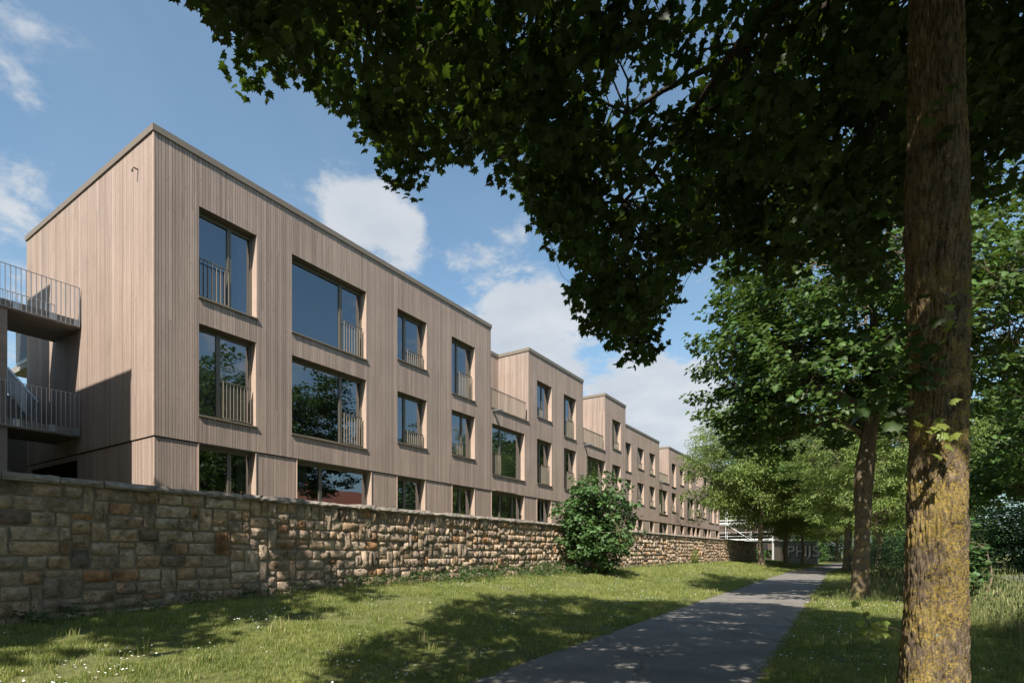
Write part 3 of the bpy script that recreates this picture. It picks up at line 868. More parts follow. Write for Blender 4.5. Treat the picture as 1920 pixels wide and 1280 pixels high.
# near-black strip painting the shade of the gap between ground floor and upper cladding
mb = MB(); mb.box(FX-.05, FX-.031, A0+.03, C1, 4.192, 4.217); mb.box(EX0, FX-.05, A0+.031, A0+.05, 4.1925, 4.2165); mb.box(F2-.05, F2-.031, C1+.01, G1, 4.133, 4.157)
mb.build('shadow_gap_strip', M['dark'], bld)
# roofs and back walls
mb = MB()
mb.box(EX0+.01, FX-.06, A0+.06, A1-.06, 11.40, 11.53); mb.box(EX0+.01, FX-.06, B0+.06, B1-.06, 11.40, 11.53); mb.box(EX0+.01, FX-.06, C0+.06, C1-.01, 11.40, 11.53)
mb.box(EX0+.01, TB-.06, A1-.05, B0+.05, 11.39, 11.52); mb.box(EX0+.01, TB-.06, B1-.05, C0+.05, 11.39, 11.52)
mb.box(-24, F2-.06, C1, DE-.02, 11.18, 11.28); mb.box(-24, F2-.06, E0+.06, E1-.02, 11.18, 11.28); mb.box(-24, F2-.06, G0+.06, G1-.01, 11.18, 11.28)
mb.box(-24, F2-1.87, DE-.01, E0+.05, 11.17, 11.27); mb.box(-24, F2-1.87, E1-.01, G0+.05, 11.17, 11.27)
mb.build('roof', M['conc'], bld)
mb = MB(); mb.quad((EX0, A0, 1.15), (EX0, A0, TOP), (EX0, C1, TOP), (EX0, C1, 1.15)); mb.quad((-24, C1, 1.0), (-24, C1, TOP2), (-24, G1, TOP2), (-24, G1, 1.0)); mb.build('back_wall', M['wood'], bld)
# roof edge sheet metal: (axis, pos, a, b, side)
ro, zt, zb = .036, 11.65, 11.49


def edge(axis, face, sgn, a, b, dz=0.0):
    mb = MB(); f0, f1 = (face-.22, face+ro) if sgn > 0 else (face-ro, face+.22)
    if axis == 'x': mb.box(f0, f1, a, b, zb+dz, zt+dz)
    else: mb.box(a, b, f0, f1, zb+dz, zt+dz)
    # standing joints every three metres
    n = int((b-a)//3)
    for i in range(1, n+1):
        c = a+(b-a)*i/(n+1)
        if axis == 'x': mb.box(f0-.0, f1+.003, c-.03, c+.03, zb+dz-.003, zt+dz+.003)
        else: mb.box(c-.03, c+.03, f0-.003, f1, zb+dz-.003, zt+dz+.003)
    mb.build('roof_edge', M['bronze'], bld)


edge('x', FX, 1, A0-ro, A1+ro); edge('y', A0, -1, EX0-.03, FX-.222)
edge('x', TB, 1, A1+.04, B0-ro-.002); edge('y', B0, -1, TB-.22, FX-.222); edge('x', FX, 1, B0-ro, B1+ro)
edge('x', TB, 1, B1+.04, C0-ro-.002); edge('y', C0, -1, TB-.22, FX-.222); edge('x', FX, 1, C0-ro, C1+ro)
edge('y', A1, 1, TB+.04, FX-.222); edge('y', B1, 1, TB+.04, FX-.222); edge('y', C1, 1, -24, FX-.222)
d2 = TOP2-TOP
edge('x', F2, 1, C1+.24, DE+ro, d2); edge('y', E0, -1, F2-2, F2-.222, d2); edge('x', F2, 1, E0-ro, E1+ro, d2); edge('y', G0, -1, F2-2, F2-.222, d2); edge('x', F2, 1, G0-ro, G1+ro, d2)
edge('x', F2-1.85, 1, DE+.04, E0-.04, d2); edge('x', F2-1.85, 1, E1+.04, G0-.04, d2)
# small overflow pipe near the top of the end wall
mb = MB(); mb.tube([(-15.2, A0+.02, 10.86), (-15.2, A0-.10, 10.86), (-15.2, A0-.13, 10.83), (-15.2, A0-.13, 10.74)], .02, 8); mb.build('overflow_pipe', M['bronze'], bld, True)
# blind housings over some ground floor openings
mb = MB(); mb.box(FX+.005, FX+.09, 20.5, 22.3, 4.22, 4.26); mb.build('blind_cover', M['bronze'], bld)

# boards: the 300 that show largest as single pieces
cu = MB(); cu.box(0, 1, 0, 1, 0, 1); CUBE = cu.mesh('board', M['wood'])


def bvis(b):
    cx, cy, cz = (b[0]+b[1])/2, (b[2]+b[3])/2, (b[4]+b[5])/2
    ri = math.cos(R(YAW))*cx + math.sin(R(YAW))*cy; fw = -math.sin(R(YAW))*cx + math.cos(R(YAW))*cy
    if fw < 1 or abs(ri/fw) > .95 or cz < 2.6 and b[5] < 2.7: return 0
    wd = (b[3]-b[2])*abs(cx) if (b[3]-b[2]) > (b[1]-b[0]) else (b[1]-b[0])*abs(cy)
    return wd*(b[5]-b[4])/fw**3


BOARDS.sort(key=bvis, reverse=True)
for b in BOARDS[:300]:
    o = bpy.data.objects.new('board', CUBE); COL.objects.link(o); o.parent = bld
    o.location = Vector((b[0], b[2], b[4])) - bld.location
    o.scale = (b[1]-b[0], b[3]-b[2], b[5]-b[4])
mb = MB()
for b in BOARDS[300:]: mb.box(*b)
tag(mb.build('board', M['wood'], bld), kind='stuff')

# ------------------------------------------------------------ the neighbouring wing, left of the view
BOARDS = []
wing = empty('timber_wing', (-14.4, 2.2, 1.15), 'timber clad neighbouring wing left of the outdoor stairs, out of the frame', 'building')
WY = 2.3
mb = MB()
mb.box(-23, -14.42, -16, WY-.03, 1.1, 10.55); mb.box(-23, -19.8, -16, WY-.03, 10.55, 14.1); mb.build('wall', M['backing'], wing)
wh = [(-2.2, .6, 4.93, 7.26), (-2.2, .6, 7.95, 10.1), (-5.6, -4.1, 4.93, 7.26), (-5.6, -4.1, 7.95, 10.1), (-9.5, -6.7, 4.93, 7.26), (-9.5, -6.7, 7.95, 10.1)]
boards('x', FX, 1, -16, WY-.01, 1.15, 10.5, wh); boards('y', WY, 1, -23, FX-.02, 1.15, 10.5); boards('y', WY, 1, -23, -19.8, 10.5, 14.1)
mb = MB()
for b in BOARDS: mb.box(*b)
tag(mb.build('board', M['wood'], wing), kind='stuff')
for (a, b, z0, z1) in wh: window(FX+.235, a+.005, b-.005, z0, z1, ((a+b)/2,), None, False, wing)
mb = MB(); mb.box(-23.04, FX+.03, -16, WY+.03, 10.56, 10.74); mb.box(-23.04, -19.76, -16, WY+.03, 14.1, 14.3); mb.build('roof_edge', M['bronze'], wing)

# ------------------------------------------------------------ outdoor stairs
st = empty('outdoor_staircase', (-19.6, 5.5, 1.15), 'concrete outdoor staircase with galvanised bar railings at the end of the timber building', 'staircase')
BARM = None


def stair_rail(x, a, b, z0, z1, fix=()):
    global BARM
    r_ = MB(); r_.box(x-.018, x+.018, a, b, z1-.012, z1); r_.box(x-.016, x+.016, a, b, z0, z0+.012)
    o = r_.build('railing', M['galv'], st)
    if BARM is None:
        c_ = MB(); c_.box(-.016, .016, -.007, .007, 0, 1); BARM = c_.mesh('bar', M['galv'])
    n = int(round((b-a)/.105))
    for i in range(n+1):
        q = bpy.data.objects.new('bar', BARM); COL.objects.link(q); q.parent = o
        q.location = (x, a+.008+(b-a-.016)*i/n, z0+.012)
        q.scale = (1, 1, z1-z0-.024)
    for yy in fix:
        f_ = MB(); f_.box(x-.03, x-.018, yy-.07, yy+.07, z0+.02, z0+.2); f_.build('fixing_plate', M['galv'], o)
    return o


for (zb_, zt_) in ((7.69, 7.92), (4.64, 4.87)):
    mb = MB(); mb.box(-20.5, -18.66, WY+.03, A0-.03, zb_, zt_); mb.build('landing', M['conc'], st)
r_ = MB()
for i in range(18): r_.box(-24.9+i*.1, -24.888+i*.1, 6.6, 6.63, 7.95, 9.0)
r_.box(-24.95, -23.1, 6.595, 6.635, 9.0, 9.03); r_.box(-24.95, -23.1, 6.595, 6.635, 7.92, 7.95); r_.build('stair_railing', M['galv'], st)
mb = MB(); mb.box(-25.6, -23.0, 6.65, 8.2, 7.7, 7.92); mb.build('landing', M['conc'], st)
stair_rail(-18.62, 2.4, A0-.04, 7.72, 8.82, (4.95, 5.7, 6.25)); stair_rail(-20.45, 4.6, A0-.04, 7.95, 8.80)
stair_rail(-18.62, 2.4, A0-.04, 4.68, 5.83, (4.95, 5.7, 6.25))
mb = MB(); mb.box(-18.95, -18.70, WY+.03, 4.79, 1.15, 4.64); mb.box(-18.95, -18.70, WY+.03, 4.79, 4.875, 7.69); mb.build('concrete_wall', M['conc'], st)
mb = MB(); mb.box(-24.9, -24.75, WY+.03, A0+3, 1.15, 6.15); mb.box(-24.75, -20.52, WY+.03, 4.6, 4.64, 4.87); mb.build('concrete_wall', M['conc'], st)


def flight(x0, z0, dirx, ya, yb, n=9):
    mb = MB(); rise, go = .17, .30
    for i in range(n):
        xa = x0+dirx*go*i; xb = xa+dirx*go
        lo, hi = min(xa, xb), max(xa, xb)
        mb.box(lo, hi, ya, yb, z0+rise*i-.02, z0+rise*(i+1))
    xe = x0+dirx*go*n; ze = z0+rise*n
    mb.prism([(x0, ya+.01, z0-.02), (x0, ya+.01, z0-.2), (xe, ya+.01, ze-.22), (xe, ya+.01, ze-.03)], (0, yb-ya-.02, 0))
    mb.build('flight', M['conc'], st)
    for yy in (ya+.03, yb-.03):
        r_ = MB(); r_.tube([(x0, yy, z0+.95), (xe, yy, ze+.95)], .022, 6); r_.tube([(x0, yy, z0+.12), (xe, yy, ze+.12)], .014, 4)
        r_.tube([(x0, yy, z0), (x0, yy, z0+.97)], .02, 5)
        m = int(go*n/.1)
        for i in range(m+1):
            t = i/m; r_.box(x0+(xe-x0)*t-.005, x0+(xe-x0)*t+.005, yy-.012, yy+.012, z0+(ze-z0)*t+.12, z0+(ze-z0)*t+.94)
        r_.build('stair_railing', M['galv'], st)


flight(-20.55, 4.87, -1, 4.7, 6.0); flight(-23.25, 6.40, 1, 3.2, 4.5)
flight(-20.55, 1.6, -1, 4.7, 6.0)
mb = MB(); mb.box(-24.7, -23.25, 3.1, 6.2, 6.18, 6.40); mb.build('landing', M['conc'], st)
r_ = MB()
for i in range(30): r_.box(-24.72, -24.70, 3.1+i*.105, 3.115+i*.105, 6.4, 7.45)
r_.box(-24.73, -24.69, 3.1, 6.2, 7.45, 7.47); r_.box(-24.73, -24.69, 3.1, 6.2, 6.38, 6.4)
r_.build('stair_railing', M['galv'], st)

# ------------------------------------------------------------ foliage helpers


def leaf_template(kind):
    if kind == 'maple_fine':
        half = [(.03, -.06), (.12, -.14), (.34, -.20), (.28, -.04), (.52, .04), (.40, .14), (.58, .36), (.36, .32), (.26, .34), (.30, .50), (.16, .52), (.0, .84)]
        o = half + [(-x, y) for x, y in half[-2::-1]]
        c = (0, .16)
    elif kind == 'maple_mid':
        half = [(.0, -.05), (.34, -.18), (.28, .0), (.56, .14), (.28, .30), (.28, .52), (.0, .84)]
        o = half + [(-x, y) for x, y in half[-2:0:-1]]
        c = (0, .16)
    elif kind == 'maple_far':
        o = [(0, -.08), (.36, -.12), (.54, .28), (.2, .42), (0, .84), (-.2, .42), (-.54, .28), (-.36, -.12)]
        c = None
    elif kind == 'lance':
        o = [(0, -.05), (.16, .25), (.10, .6), (0, 1), (-.10, .6), (-.16, .25)]
        c = None
    elif kind == 'leaflet':
        o = [(0, 0), (.17, .45), (0, 1), (-.17, .45)]
        c = None
    V = [(x, y, -.35*abs(x)**1.2 - .18*max(0, y)**2) for x, y in o]
    F = []
    n = len(o)
    if c:
        V.append((c[0], c[1], .03))
        for i in range(n): F.append((n, i, (i+1) % n))
    else:
        if n == 4: F = [(0, 1, 2), (0, 2, 3)]
        elif n == 6: F = [(0, 1, 5), (1, 2, 5), (2, 4, 5), (2, 3, 4)]
        else: F = [(0, 1, 7), (1, 2, 3), (1, 3, 7), (7, 3, 5), (7, 5, 6), (3, 4, 5)]
    return np.array(V, float), np.array(F, int)


TPL = {k: leaf_template(k) for k in ('maple_fine', 'maple_mid', 'maple_far', 'lance', 'leaflet')}


def frames(Nm, D):
    Zv = Nm/np.linalg.norm(Nm, axis=1, keepdims=True)
    Yv = D - (D*Zv).sum(1, keepdims=True)*Zv
    Yv /= np.linalg.norm(Yv, axis=1, keepdims=True)+1e-9
    Xv = np.cross(Yv, Zv)
    return Xv, Yv, Zv


def leaves_arr(P, Nm, D, S, tpl):
    tv, tf = TPL[tpl]
    Xv, Yv, Zv = frames(Nm, D)
    k = len(tv); n = len(P)
    V = P[:, None, :] + S[:, None, None]*(tv[None, :, 0, None]*Xv[:, None, :] + tv[None, :, 1, None]*Yv[:, None, :] + tv[None, :, 2, None]*Zv[:, None, :])
    F = tf[None] + (np.arange(n)*k)[:, None, None]
    return V.reshape(-1, 3), F.reshape(-1, 3)


def sprays(C, n, rad, flat=.4, size=.13, tilt=.45, outward=None, droop=.3):
    """Leaves around spray centres C."""
    m = len(C)*n
    Cc = np.repeat(C, n, 0)
    d = rng.normal(size=(m, 3)); d /= np.linalg.norm(d, axis=1, keepdims=True)
    r = rad*rng.random(m)**.5
    P = Cc + d*r[:, None]*np.array([1, 1, flat])
    Nm = np.array([0, 0, 1.0]) + tilt*rng.normal(size=(m, 3))
    D = d*np.array([1, 1, .3]) + .5*rng.normal(size=(m, 3)) + np.array([0, 0, -droop])
    if outward is not None:
        o = Cc - outward; o /= np.linalg.norm(o, axis=1, keepdims=True)+1e-9
        Nm = Nm + .45*o*np.array([1, 1, .6]); D = D + .5*o
    S = size*rng.uniform(.65, 1.15, m)
    return P, Nm, D, S


def curve_pts(a, b, n=6, sag=.0, wob=.12, up=.0):
    a = np.array(a, float); b = np.array(b, float)
    ln = np.linalg.norm(b-a)
    pts = []
    w1 = rng.normal(size=3)*wob*ln*.3; w2 = rng.normal(size=3)*wob*ln*.15
    for i in range(n+1):
        t = i/n
        p = a+(b-a)*t + w1*math.sin(math.pi*t) + w2*math.sin(2*math.pi*t)
        p[2] += up*ln*math.sin(math.pi*t)*.5
        pts.append(p)
    return pts


def limbs(trunk_at, C, nlimb, h0, h1, r0, twig_r=.008, up=.25, sides=6, twigs=True):
    """Limbs from the trunk to groups of sprays, then twigs to each spray."""
    mb = MB()
    idx = rng.choice(len(C), nlimb, replace=False)
    # farthest point style choice of limb targets
    pts_all = []; rad_all = []
    for q, i in enumerate(idx):
        tgt = C[i]
        hh = h0+(h1-h0)*min(1, max(0, (tgt[2]-h0)/(h1*1.4-h0)))*rng.uniform(.75, 1.0)
        a = trunk_at(hh)
        pts = curve_pts(a, tgt, 8, wob=.22, up=up)
        ra = r0*rng.uniform(.7, 1.1)*max(.35, 1-(hh-h0)/(h1-h0+.01)*.5)
        rd = [ra*(1-t/8)**.9+.008 for t in range(9)]
        mb.tube(pts, rd, sides, cap=False)
        pts_all += pts[2:]; rad_all += rd[2:]
    if twigs:
        A = np.array(pts_all); Ra = np.array(rad_all)
        for c in C:
            d = np.linalg.norm(A-c, axis=1)
            j = int(np.argmin(d)); ln = d[j]
            pts = curve_pts(A[j], c, 3, wob=.3, up=.1)
            r1 = min(Ra[j]*.7, .006+.012*ln)
            mb.tube(pts, [r1, r1*.75, r1*.5, .003], 4, cap=False)
    return mb


def trunk_mesh(name, base, pts, rad, n=24, dz=.25, rough=.02, freq=6, mat=None, flare=.35, ridge=0.0, rf=9):
    """pts: list of (x,y,z) centre line; rad: radius at those."""
    zs = [p[2] for p in pts]
    zz = np.arange(zs[0], zs[-1]+1e-6, dz)
    cx = np.interp(zz, zs, [p[0] for p in pts]); cy = np.interp(zz, zs, [p[1] for p in pts]); rr = np.interp(zz, zs, rad)
    V = np.zeros((len(zz), n, 3))
    for i, z in enumerate(zz):
        r0 = rr[i]*(1+flare*math.exp(-(z-zs[0])/.34))
        for k in range(n):
            t = 2*math.pi*k/n
            c, s = math.cos(t), math.sin(t)
            d = noise.noise(Vector((c*freq*.4, s*freq*.4, z*.7)))*rough*2.2
            if ridge:
                a = noise.noise(Vector((c*rf+.4*z, s*rf, z*3.2)))
                b = noise.noise(Vector((c*rf*2.6+7, s*rf*2.6, z*11)))
                e = noise.noise(Vector((c*rf*5+3, s*rf*5, z*26)))
                d += ridge*(1.1*min(0, abs(a)*2.4-.42)+.75*(abs(b)*1.6-.4)+.45*e)
            r = r0+d
            V[i, k] = (base[0]+cx[i]+c*r, base[1]+cy[i]+s*r, base[2]+z)
    I = np.arange(len(zz)-1)[:, None]*n + np.arange(n)[None]
    J = np.arange(len(zz)-1)[:, None]*n + (np.arange(n)+1)[None] % n
    F = np.stack([I, J, J+n, I+n], -1).reshape(-1, 4)
    return arr_mesh(name, V.reshape(-1, 3), F, mat, True)


def crown_points(n, c, r, flatten_bottom=None, lump=.35, inner=.35, seed=0):
    """Spray centres inside a lumpy ellipsoid."""
    out = []
    while len(out) < n:
        d = rng.normal(size=3); d /= np.linalg.norm(d)
        k = 1+lump*noise.noise(Vector((d[0]*1.7+seed, d[1]*1.7, d[2]*1.7)))*1.6+lump*.5*noise.noise(Vector((d[0]*4+seed, d[1]*4, d[2]*4)))*1.4
        u = rng.random()**inner
        p = np.array(c)+d*np.array(r)*k*u
        if flatten_bottom is not None and p[2] < flatten_bottom + .6*noise.noise(Vector((p[0]*.5, p[1]*.5, seed))): continue
        out.append(p)
    return np.array(out)


def join_leaves(parts):
    V = []; F = []; off = 0
    for v, f in parts:
        V.append(v); F.append(f+off); off += len(v)
    return np.concatenate(V), np.concatenate(F)


# ------------------------------------------------------------ the big maple right in front
UNDER = """
35 35 35 35 35 35 35 35 35 35 35 35 35 35 35 36 36 37 37 38 38 39 40 40 41 41 42 42 43 44 44 45
35 35 35 35 35 35 35 35 35 35 35 35 35 35 35 36 36 37 37 38 38 39 40 40 41 41 42 42 43 44 44 45
35 35 35 35 35 35 35 35 35 35 35 35 35 35 35 36 36 37 37 38 38 39 40 40 41 41 42 42 43 44 44 45
35 35 35 35 35 35 35 35 35 35 35 35 35 35 35 36 36 37 37 38 38 39 40 40 41 41 42 42 43 44 44 45
35 35 35 35 35 35 35 35 35 35 35 35 35 35 35 36 36 37 37 38 38 39 40 40 41 41 42 42 43 44 44 45
35 35 35 35 35 35 35 35 35 35 35 35 35 35 35 36 36 37 37 38 38 39 40 40 41 41 42 42 43 44 44 45
35 35 35 35 35 35 35 35 35 35 35 35 35 35 35 36 36 37 37 38 38 39 40 40 41 41 42 42 43 44 44 45
35 35 35 35 35 35 35 35 35 35 35 35 35 35 35 36 36 37 37 38 38 39 40 40 41 41 42 42 43 44 44 45
60 56 53 49 46 42 39 35 35 35 35 35 35 35 35 36 36 37 37 38 38 39 40 40 41 41 42 42 43 44 44 45
60 57 54 50 47 43 40 36 35 35 35 35 35 35 35 36 36 37 37 38 38 39 40 40 41 41 42 42 43 44 44 45
61 58 54 51 47 44 40 36 35 35 35 35 35 35 35 36 36 37 37 38 38 39 40 40 41 41 42 42 43 44 44 45
62 59 55 52 48 43 39 35 35 35 35 35 35 35 35 36 36 37 37 38 38 39 40 40 41 41 42 42 43 44 44 45
63 60 56 51 46 43 40 37 35 35 35 35 35 35 35 36 36 37 37 38 38 39 40 40 41 41 42 42 43 44 44 45
64 58 54 50 47 44 41 38 35 35 35 35 35 35 35 36 36 37 37 38 38 39 40 40 41 41 42 42 43 44 44 45
61 57 54 52 48 45 43 39 35 35 35 35 35 35 35 36 36 37 37 38 38 39 40 40 41 41 42 42 43 44 44 45
61 59 56 52 50 47 43 35 35 35 35 35 35 35 35 36 36 37 37 38 38 39 40 40 41 41 42 42 43 44 44 45
63 60 57 54 51 46 37 38 37 36 35 35 35 35 35 36 36 37 37 38 38 39 40 40 41 41 42 42 43 44 44 45
64 61 59 55 47 41 41 41 42 37 35 35 35 35 35 36 36 37 37 38 38 39 40 40 41 41 42 42 43 44 44 45
66 63 60 49 44 44 44 46 41 36 34 34 34 35 35 35 36 37 37 38 38 39 40 40 41 41 42 42 43 44 44 45
67 64 51 48 48 48 49 46 42 34 32 33 33 34 34 35 36 37 37 38 38 39 40 40 41 41 42 42 43 44 44 45
68 54 51 51 52 52 51 47 40 34 30 30 32 33 34 35 36 37 37 38 38 39 40 40 41 41 42 42 43 44 44 45
58 55 55 55 55 57 51 47 39 29 27 27 32 32 33 35 36 37 37 38 38 39 40 40 41 41 42 42 43 44 44 45
58 58 59 58 60 55 52 44 38 30 24 26 31 31 33 35 36 37 37 38 38 39 40 40 41 41 42 42 43 44 44 45
62 62 62 63 60 56 51 43 33 24 23 34 34 33 32 35 36 37 37 38 38 39 40 40 41 41 42 42 43 44 44 45
66 66 66 66 61 57 48 43 34 25 25 39 36 34 33 35 36 37 37 38 38 39 40 40 41 41 42 42 43 44 44 45
69 69 71 65 62 54 48 37 29 27 30 38 37 36 34 35 36 37 37 38 40 39 40 40 41 41 42 42 43 44 44 45
72 75 70 66 62 53 47 38 32 30 38 39 39 37 35 35 36 37 37 38 42 41 40 40 41 41 42 42 43 44 44 45
78 75 70 67 58 52 41 34 33 33 47 41 40 39 37 35 36 37 37 39 44 43 41 40 41 41 42 42 43 44 44 45
81 75 71 65 57 51 42 35 34 35 45 43 42 40 38 36 36 37 37 40 45 45 44 40 41 41 42 42 43 44 44 45
79 76 72 63 57 45 40 35 35 43 45 45 43 42 40 37 36 37 37 41 46 48 46 40 41 41 42 42 43 44 44 45
80 77 69 61 55 46 35 35 35 53 47 47 45 43 41 38 36 37 37 42 48 50 48 40 41 41 42 42 43 44 44 45
81 76 67 61 49 45 35 35 40 53 49 48 46 45 43 40 37 37 37 43 49 52 51 49 41 41 42 42 43 44 44 45
"""
UG = np.array([[float(v)/10 for v in r.split()] for r in UNDER.strip().split('\n')]) + 1.4


def under(x, y):
    """Height of the underside of the near crown above the ground."""
    i = (x+6.6)/.4; j = (y+2.2)/.4
    i = min(max(i, 0), 30.99); j = min(max(j, 0), 30.99)
    a, b = int(i), int(j); u, v = i-a, j-b
    return (UG[b, a]*(1-u)+UG[b, a+1]*u)*(1-v)+(UG[b+1, a]*(1-u)+UG[b+1, a+1]*u)*v


T1B = np.array([.34, 4.65, -.02])
tree1 = empty('maple_tree', T1B, 'large maple in the right foreground, its thick trunk covered in yellow lichen', 'tree')
T1C = [(0, 0, 0), (.02, .0, 1.2), (.03, .03, 2.6), (.02, .05, 4.2), (.0, .0, 5.5), (-.1, .05, 7.5), (-.1, .1, 10.5)]
T1R = [.180, .168, .162, .166, .150, .11, .05]
me = trunk_mesh('trunk', T1B, T1C, T1R, n=250, dz=.0125, rough=.015, freq=4, mat=M['bark1'], ridge=.017, rf=4.0, flare=.5)
link('trunk', me, tree1)


def at1(z): return np.array([np.interp(z, [p[2] for p in T1C], [p[0] for p in T1C]), np.interp(z, [p[2] for p in T1C], [p[1] for p in T1C]), z])+T1B


C1_ = []
CC = (-.35, 4.3)
tries = 0
while len(C1_) < 2100 and tries < 90000:
    tries += 1
    a = rng.random()*2*math.pi; q = rng.random()**.5
    rmax = 5.1*(1+.14*noise.noise(Vector((math.cos(a)*1.6, math.sin(a)*1.6, 2.2)))*2)
    x = CC[0]+math.cos(a)*q*rmax; y = CC[1]+math.sin(a)*q*rmax
    zb_ = under(x, y)+.16+max(0, (1.5 if y < 6.2 or x > -1.5 else .5)*noise.noise(Vector((x*1.9, y*1.9, 7.7)))+.08)-(.34 if rng.random() < .08 else 0)
    ztop = 11.8-4.8*q**2.2
    if zb_ > ztop: continue
    k = rng.random()
    if k < .50: z = zb_+rng.random()*1.1
    elif k < .75: z = zb_+rng.random()*(ztop-zb_)*.6
    else: z = ztop-rng.random()*1.3
    if z < zb_: continue
    # open towards the sun low down by the trunk, so that light reaches the bark
    p = np.array([x, y, z]); rel = p-np.array([.36, 4.6, 0]); s_ = np.dot(rel[:2], [.28, -.96]); side = abs(np.dot(rel[:2], [.96, .28]))
    if s_ > .2 and side < .5 and z-s_*1.13 < 2.15: continue
    if np.hypot(x-.36, y-4.65) < .55: continue
    if noise.noise(Vector((x*.9, y*.9, z*.9+5))) < -.38: continue
    C1_.append(p)
C1_ = np.array(C1_)
limbs(at1, C1_, 30, 4.9, 8.8, .05, up=.2).build('branches', M['twig'], tree1, True)
P, Nm, D, S = sprays(C1_, 42, .33, .45, .115, .5, outward=np.array([-.2, 4.4, 6.0]), droop=.45)
cyw, syw = math.cos(R(YAW)), math.sin(R(YAW))
fw = -syw*P[:, 0]+cyw*P[:, 1]; ri = cyw*P[:, 0]+syw*P[:, 1]; up_ = P[:, 2]-1.4
low = P[:, 2] - np.array([under(px, py) for px, py in P[:, :2]])
vis = (fw > .8) & (np.abs(ri/np.maximum(fw, .1)) < .93) & (up_/np.maximum(fw, .1) < 1.0) & (low < .35)
score = np.where(vis, S/np.maximum(fw, .1), 0)
order = np.argsort(-score)
big, rest = order[:280], order[280:]
lo0 = rest[low[rest] < .55]; lo_ = rest[(low[rest] >= .55) & (low[rest] < 1.8)]; hi_ = rest[low[rest] >= 1.8]
v, f = join_leaves([leaves_arr(P[lo0], Nm[lo0], D[lo0], S[lo0], 'maple_fine'), leaves_arr(P[lo_], Nm[lo_], D[lo_], S[lo_], 'maple_mid'), leaves_arr(P[hi_], Nm[hi_], D[hi_], S[hi_], 'maple_far')])
tag(link('crown', arr_mesh('crown', v, f, M['maple']), tree1), kind='stuff')
LF = arr_mesh('leaf', *TPL['maple_fine'], M['maple'])
LFY = arr_mesh('leaf', *TPL['maple_fine'], M['young'])


def leaf_obj(p, nm, d, s, me, parent, base):
    from mathutils import Matrix
    Xv, Yv, Zv = frames(np.array([nm], float), np.array([d], float))
    o = bpy.data.objects.new('leaf', me); COL.objects.link(o); o.parent = parent
    m = Matrix(((Xv[0][0]*s, Yv[0][0]*s, Zv[0][0]*s, p[0]-base[0]), (Xv[0][1]*s, Yv[0][1]*s, Zv[0][1]*s, p[1]-base[1]), (Xv[0][2]*s, Yv[0][2]*s, Zv[0][2]*s, p[2]-base[2]), (0, 0, 0, 1)))
    o.matrix_local = m
    return o


for i in big: leaf_obj(P[i], Nm[i], D[i], S[i], LF, tree1, T1B)
# shoots on the trunk
def shoot(start, tip, nl, size, mesh, spread=.07, r=.005):
    pts = curve_pts(start, tip, 6, wob=.25)
    mb = MB(); mb.tube(pts, [r, r*.9, r*.8, r*.7, r*.55, r*.4, r*.3], 5)
    for q in (2, 4):
        e = np.array(pts[q])+rng.normal(size=3)*spread; mb.tube([pts[q], (np.array(pts[q])+e)/2+[0, 0, .01], e], [r*.5, r*.4, r*.2], 4)
    o = mb.build('shoot', M['twig'], tree1)
    for i in range(nl):
        t = .35+.65*i/nl
        k = min(5, int(t*6)); p = np.array(pts[k])+(np.array(pts[k+1])-np.array(pts[k]))*(t*6-k) + rng.normal(size=3)*spread
        leaf_obj(p, (rng.normal()*.5, rng.normal()*.4-.7, .7), np.array(tip)-np.array(start)+rng.normal(size=3)*.4+np.array([0, 0, -.25]), size*rng.uniform(.6, 1.1), mesh, o, (0, 0, 0))


for a_, b_, n_, s_, m_, sp in [
    ((.22, 4.53, 2.35), (.02, 4.00, 2.75), 20, .12, LF, .11), ((.21, 4.55, 2.30), (-.12, 4.10, 2.38), 16, .12, LF, .12),
    ((.30, 4.49, 2.40), (.27, 4.22, 2.62), 16, .085, LF, .07), ((.33, 4.49, 2.12), (.32, 4.24, 2.20), 12, .075, LFY, .05),
    ((.20, 4.55, .83), (-.08, 4.01, 1.13), 20, .055, LFY, .04), ((.2, 4.55, 2.75), (-.05, 4.05, 3.15), 16, .12, LF, .13),
    ((.40, 4.50, 4.1), (.35, 4.2, 4.2), 12, .10, LF, .09), ((.30, 4.49, 2.62), (.30, 4.22, 3.0), 10, .075, LFY, .06)]:
    shoot(a_, b_, n_, s_, m_, sp)

# ------------------------------------------------------------ second maple in the row
T2B = np.array([-.30, 19.1, -.03])
tree2 = empty('maple_tree', T2B, 'second maple right of the path, brown trunk under a wide dark crown', 'tree')
T2C = [(0, 0, 0), (.03, .0, 1.5), (.05, .03, 3.2), (.12, .05, 4.2), (.22, .0, 5.0), (.35, .05, 6.5), (.3, .1, 10)]
T2R = [.225, .205, .205, .235, .20, .15, .06]
link('trunk', trunk_mesh('trunk', T2B, T2C, T2R, n=90, dz=.04, rough=.03, freq=4, mat=M['bark2'], ridge=.014, rf=7), tree2)


def at2(z): return np.array([np.interp(z, [p[2] for p in T2C], [p[0] for p in T2C]), np.interp(z, [p[2] for p in T2C], [p[1] for p in T2C]), z])+T2B


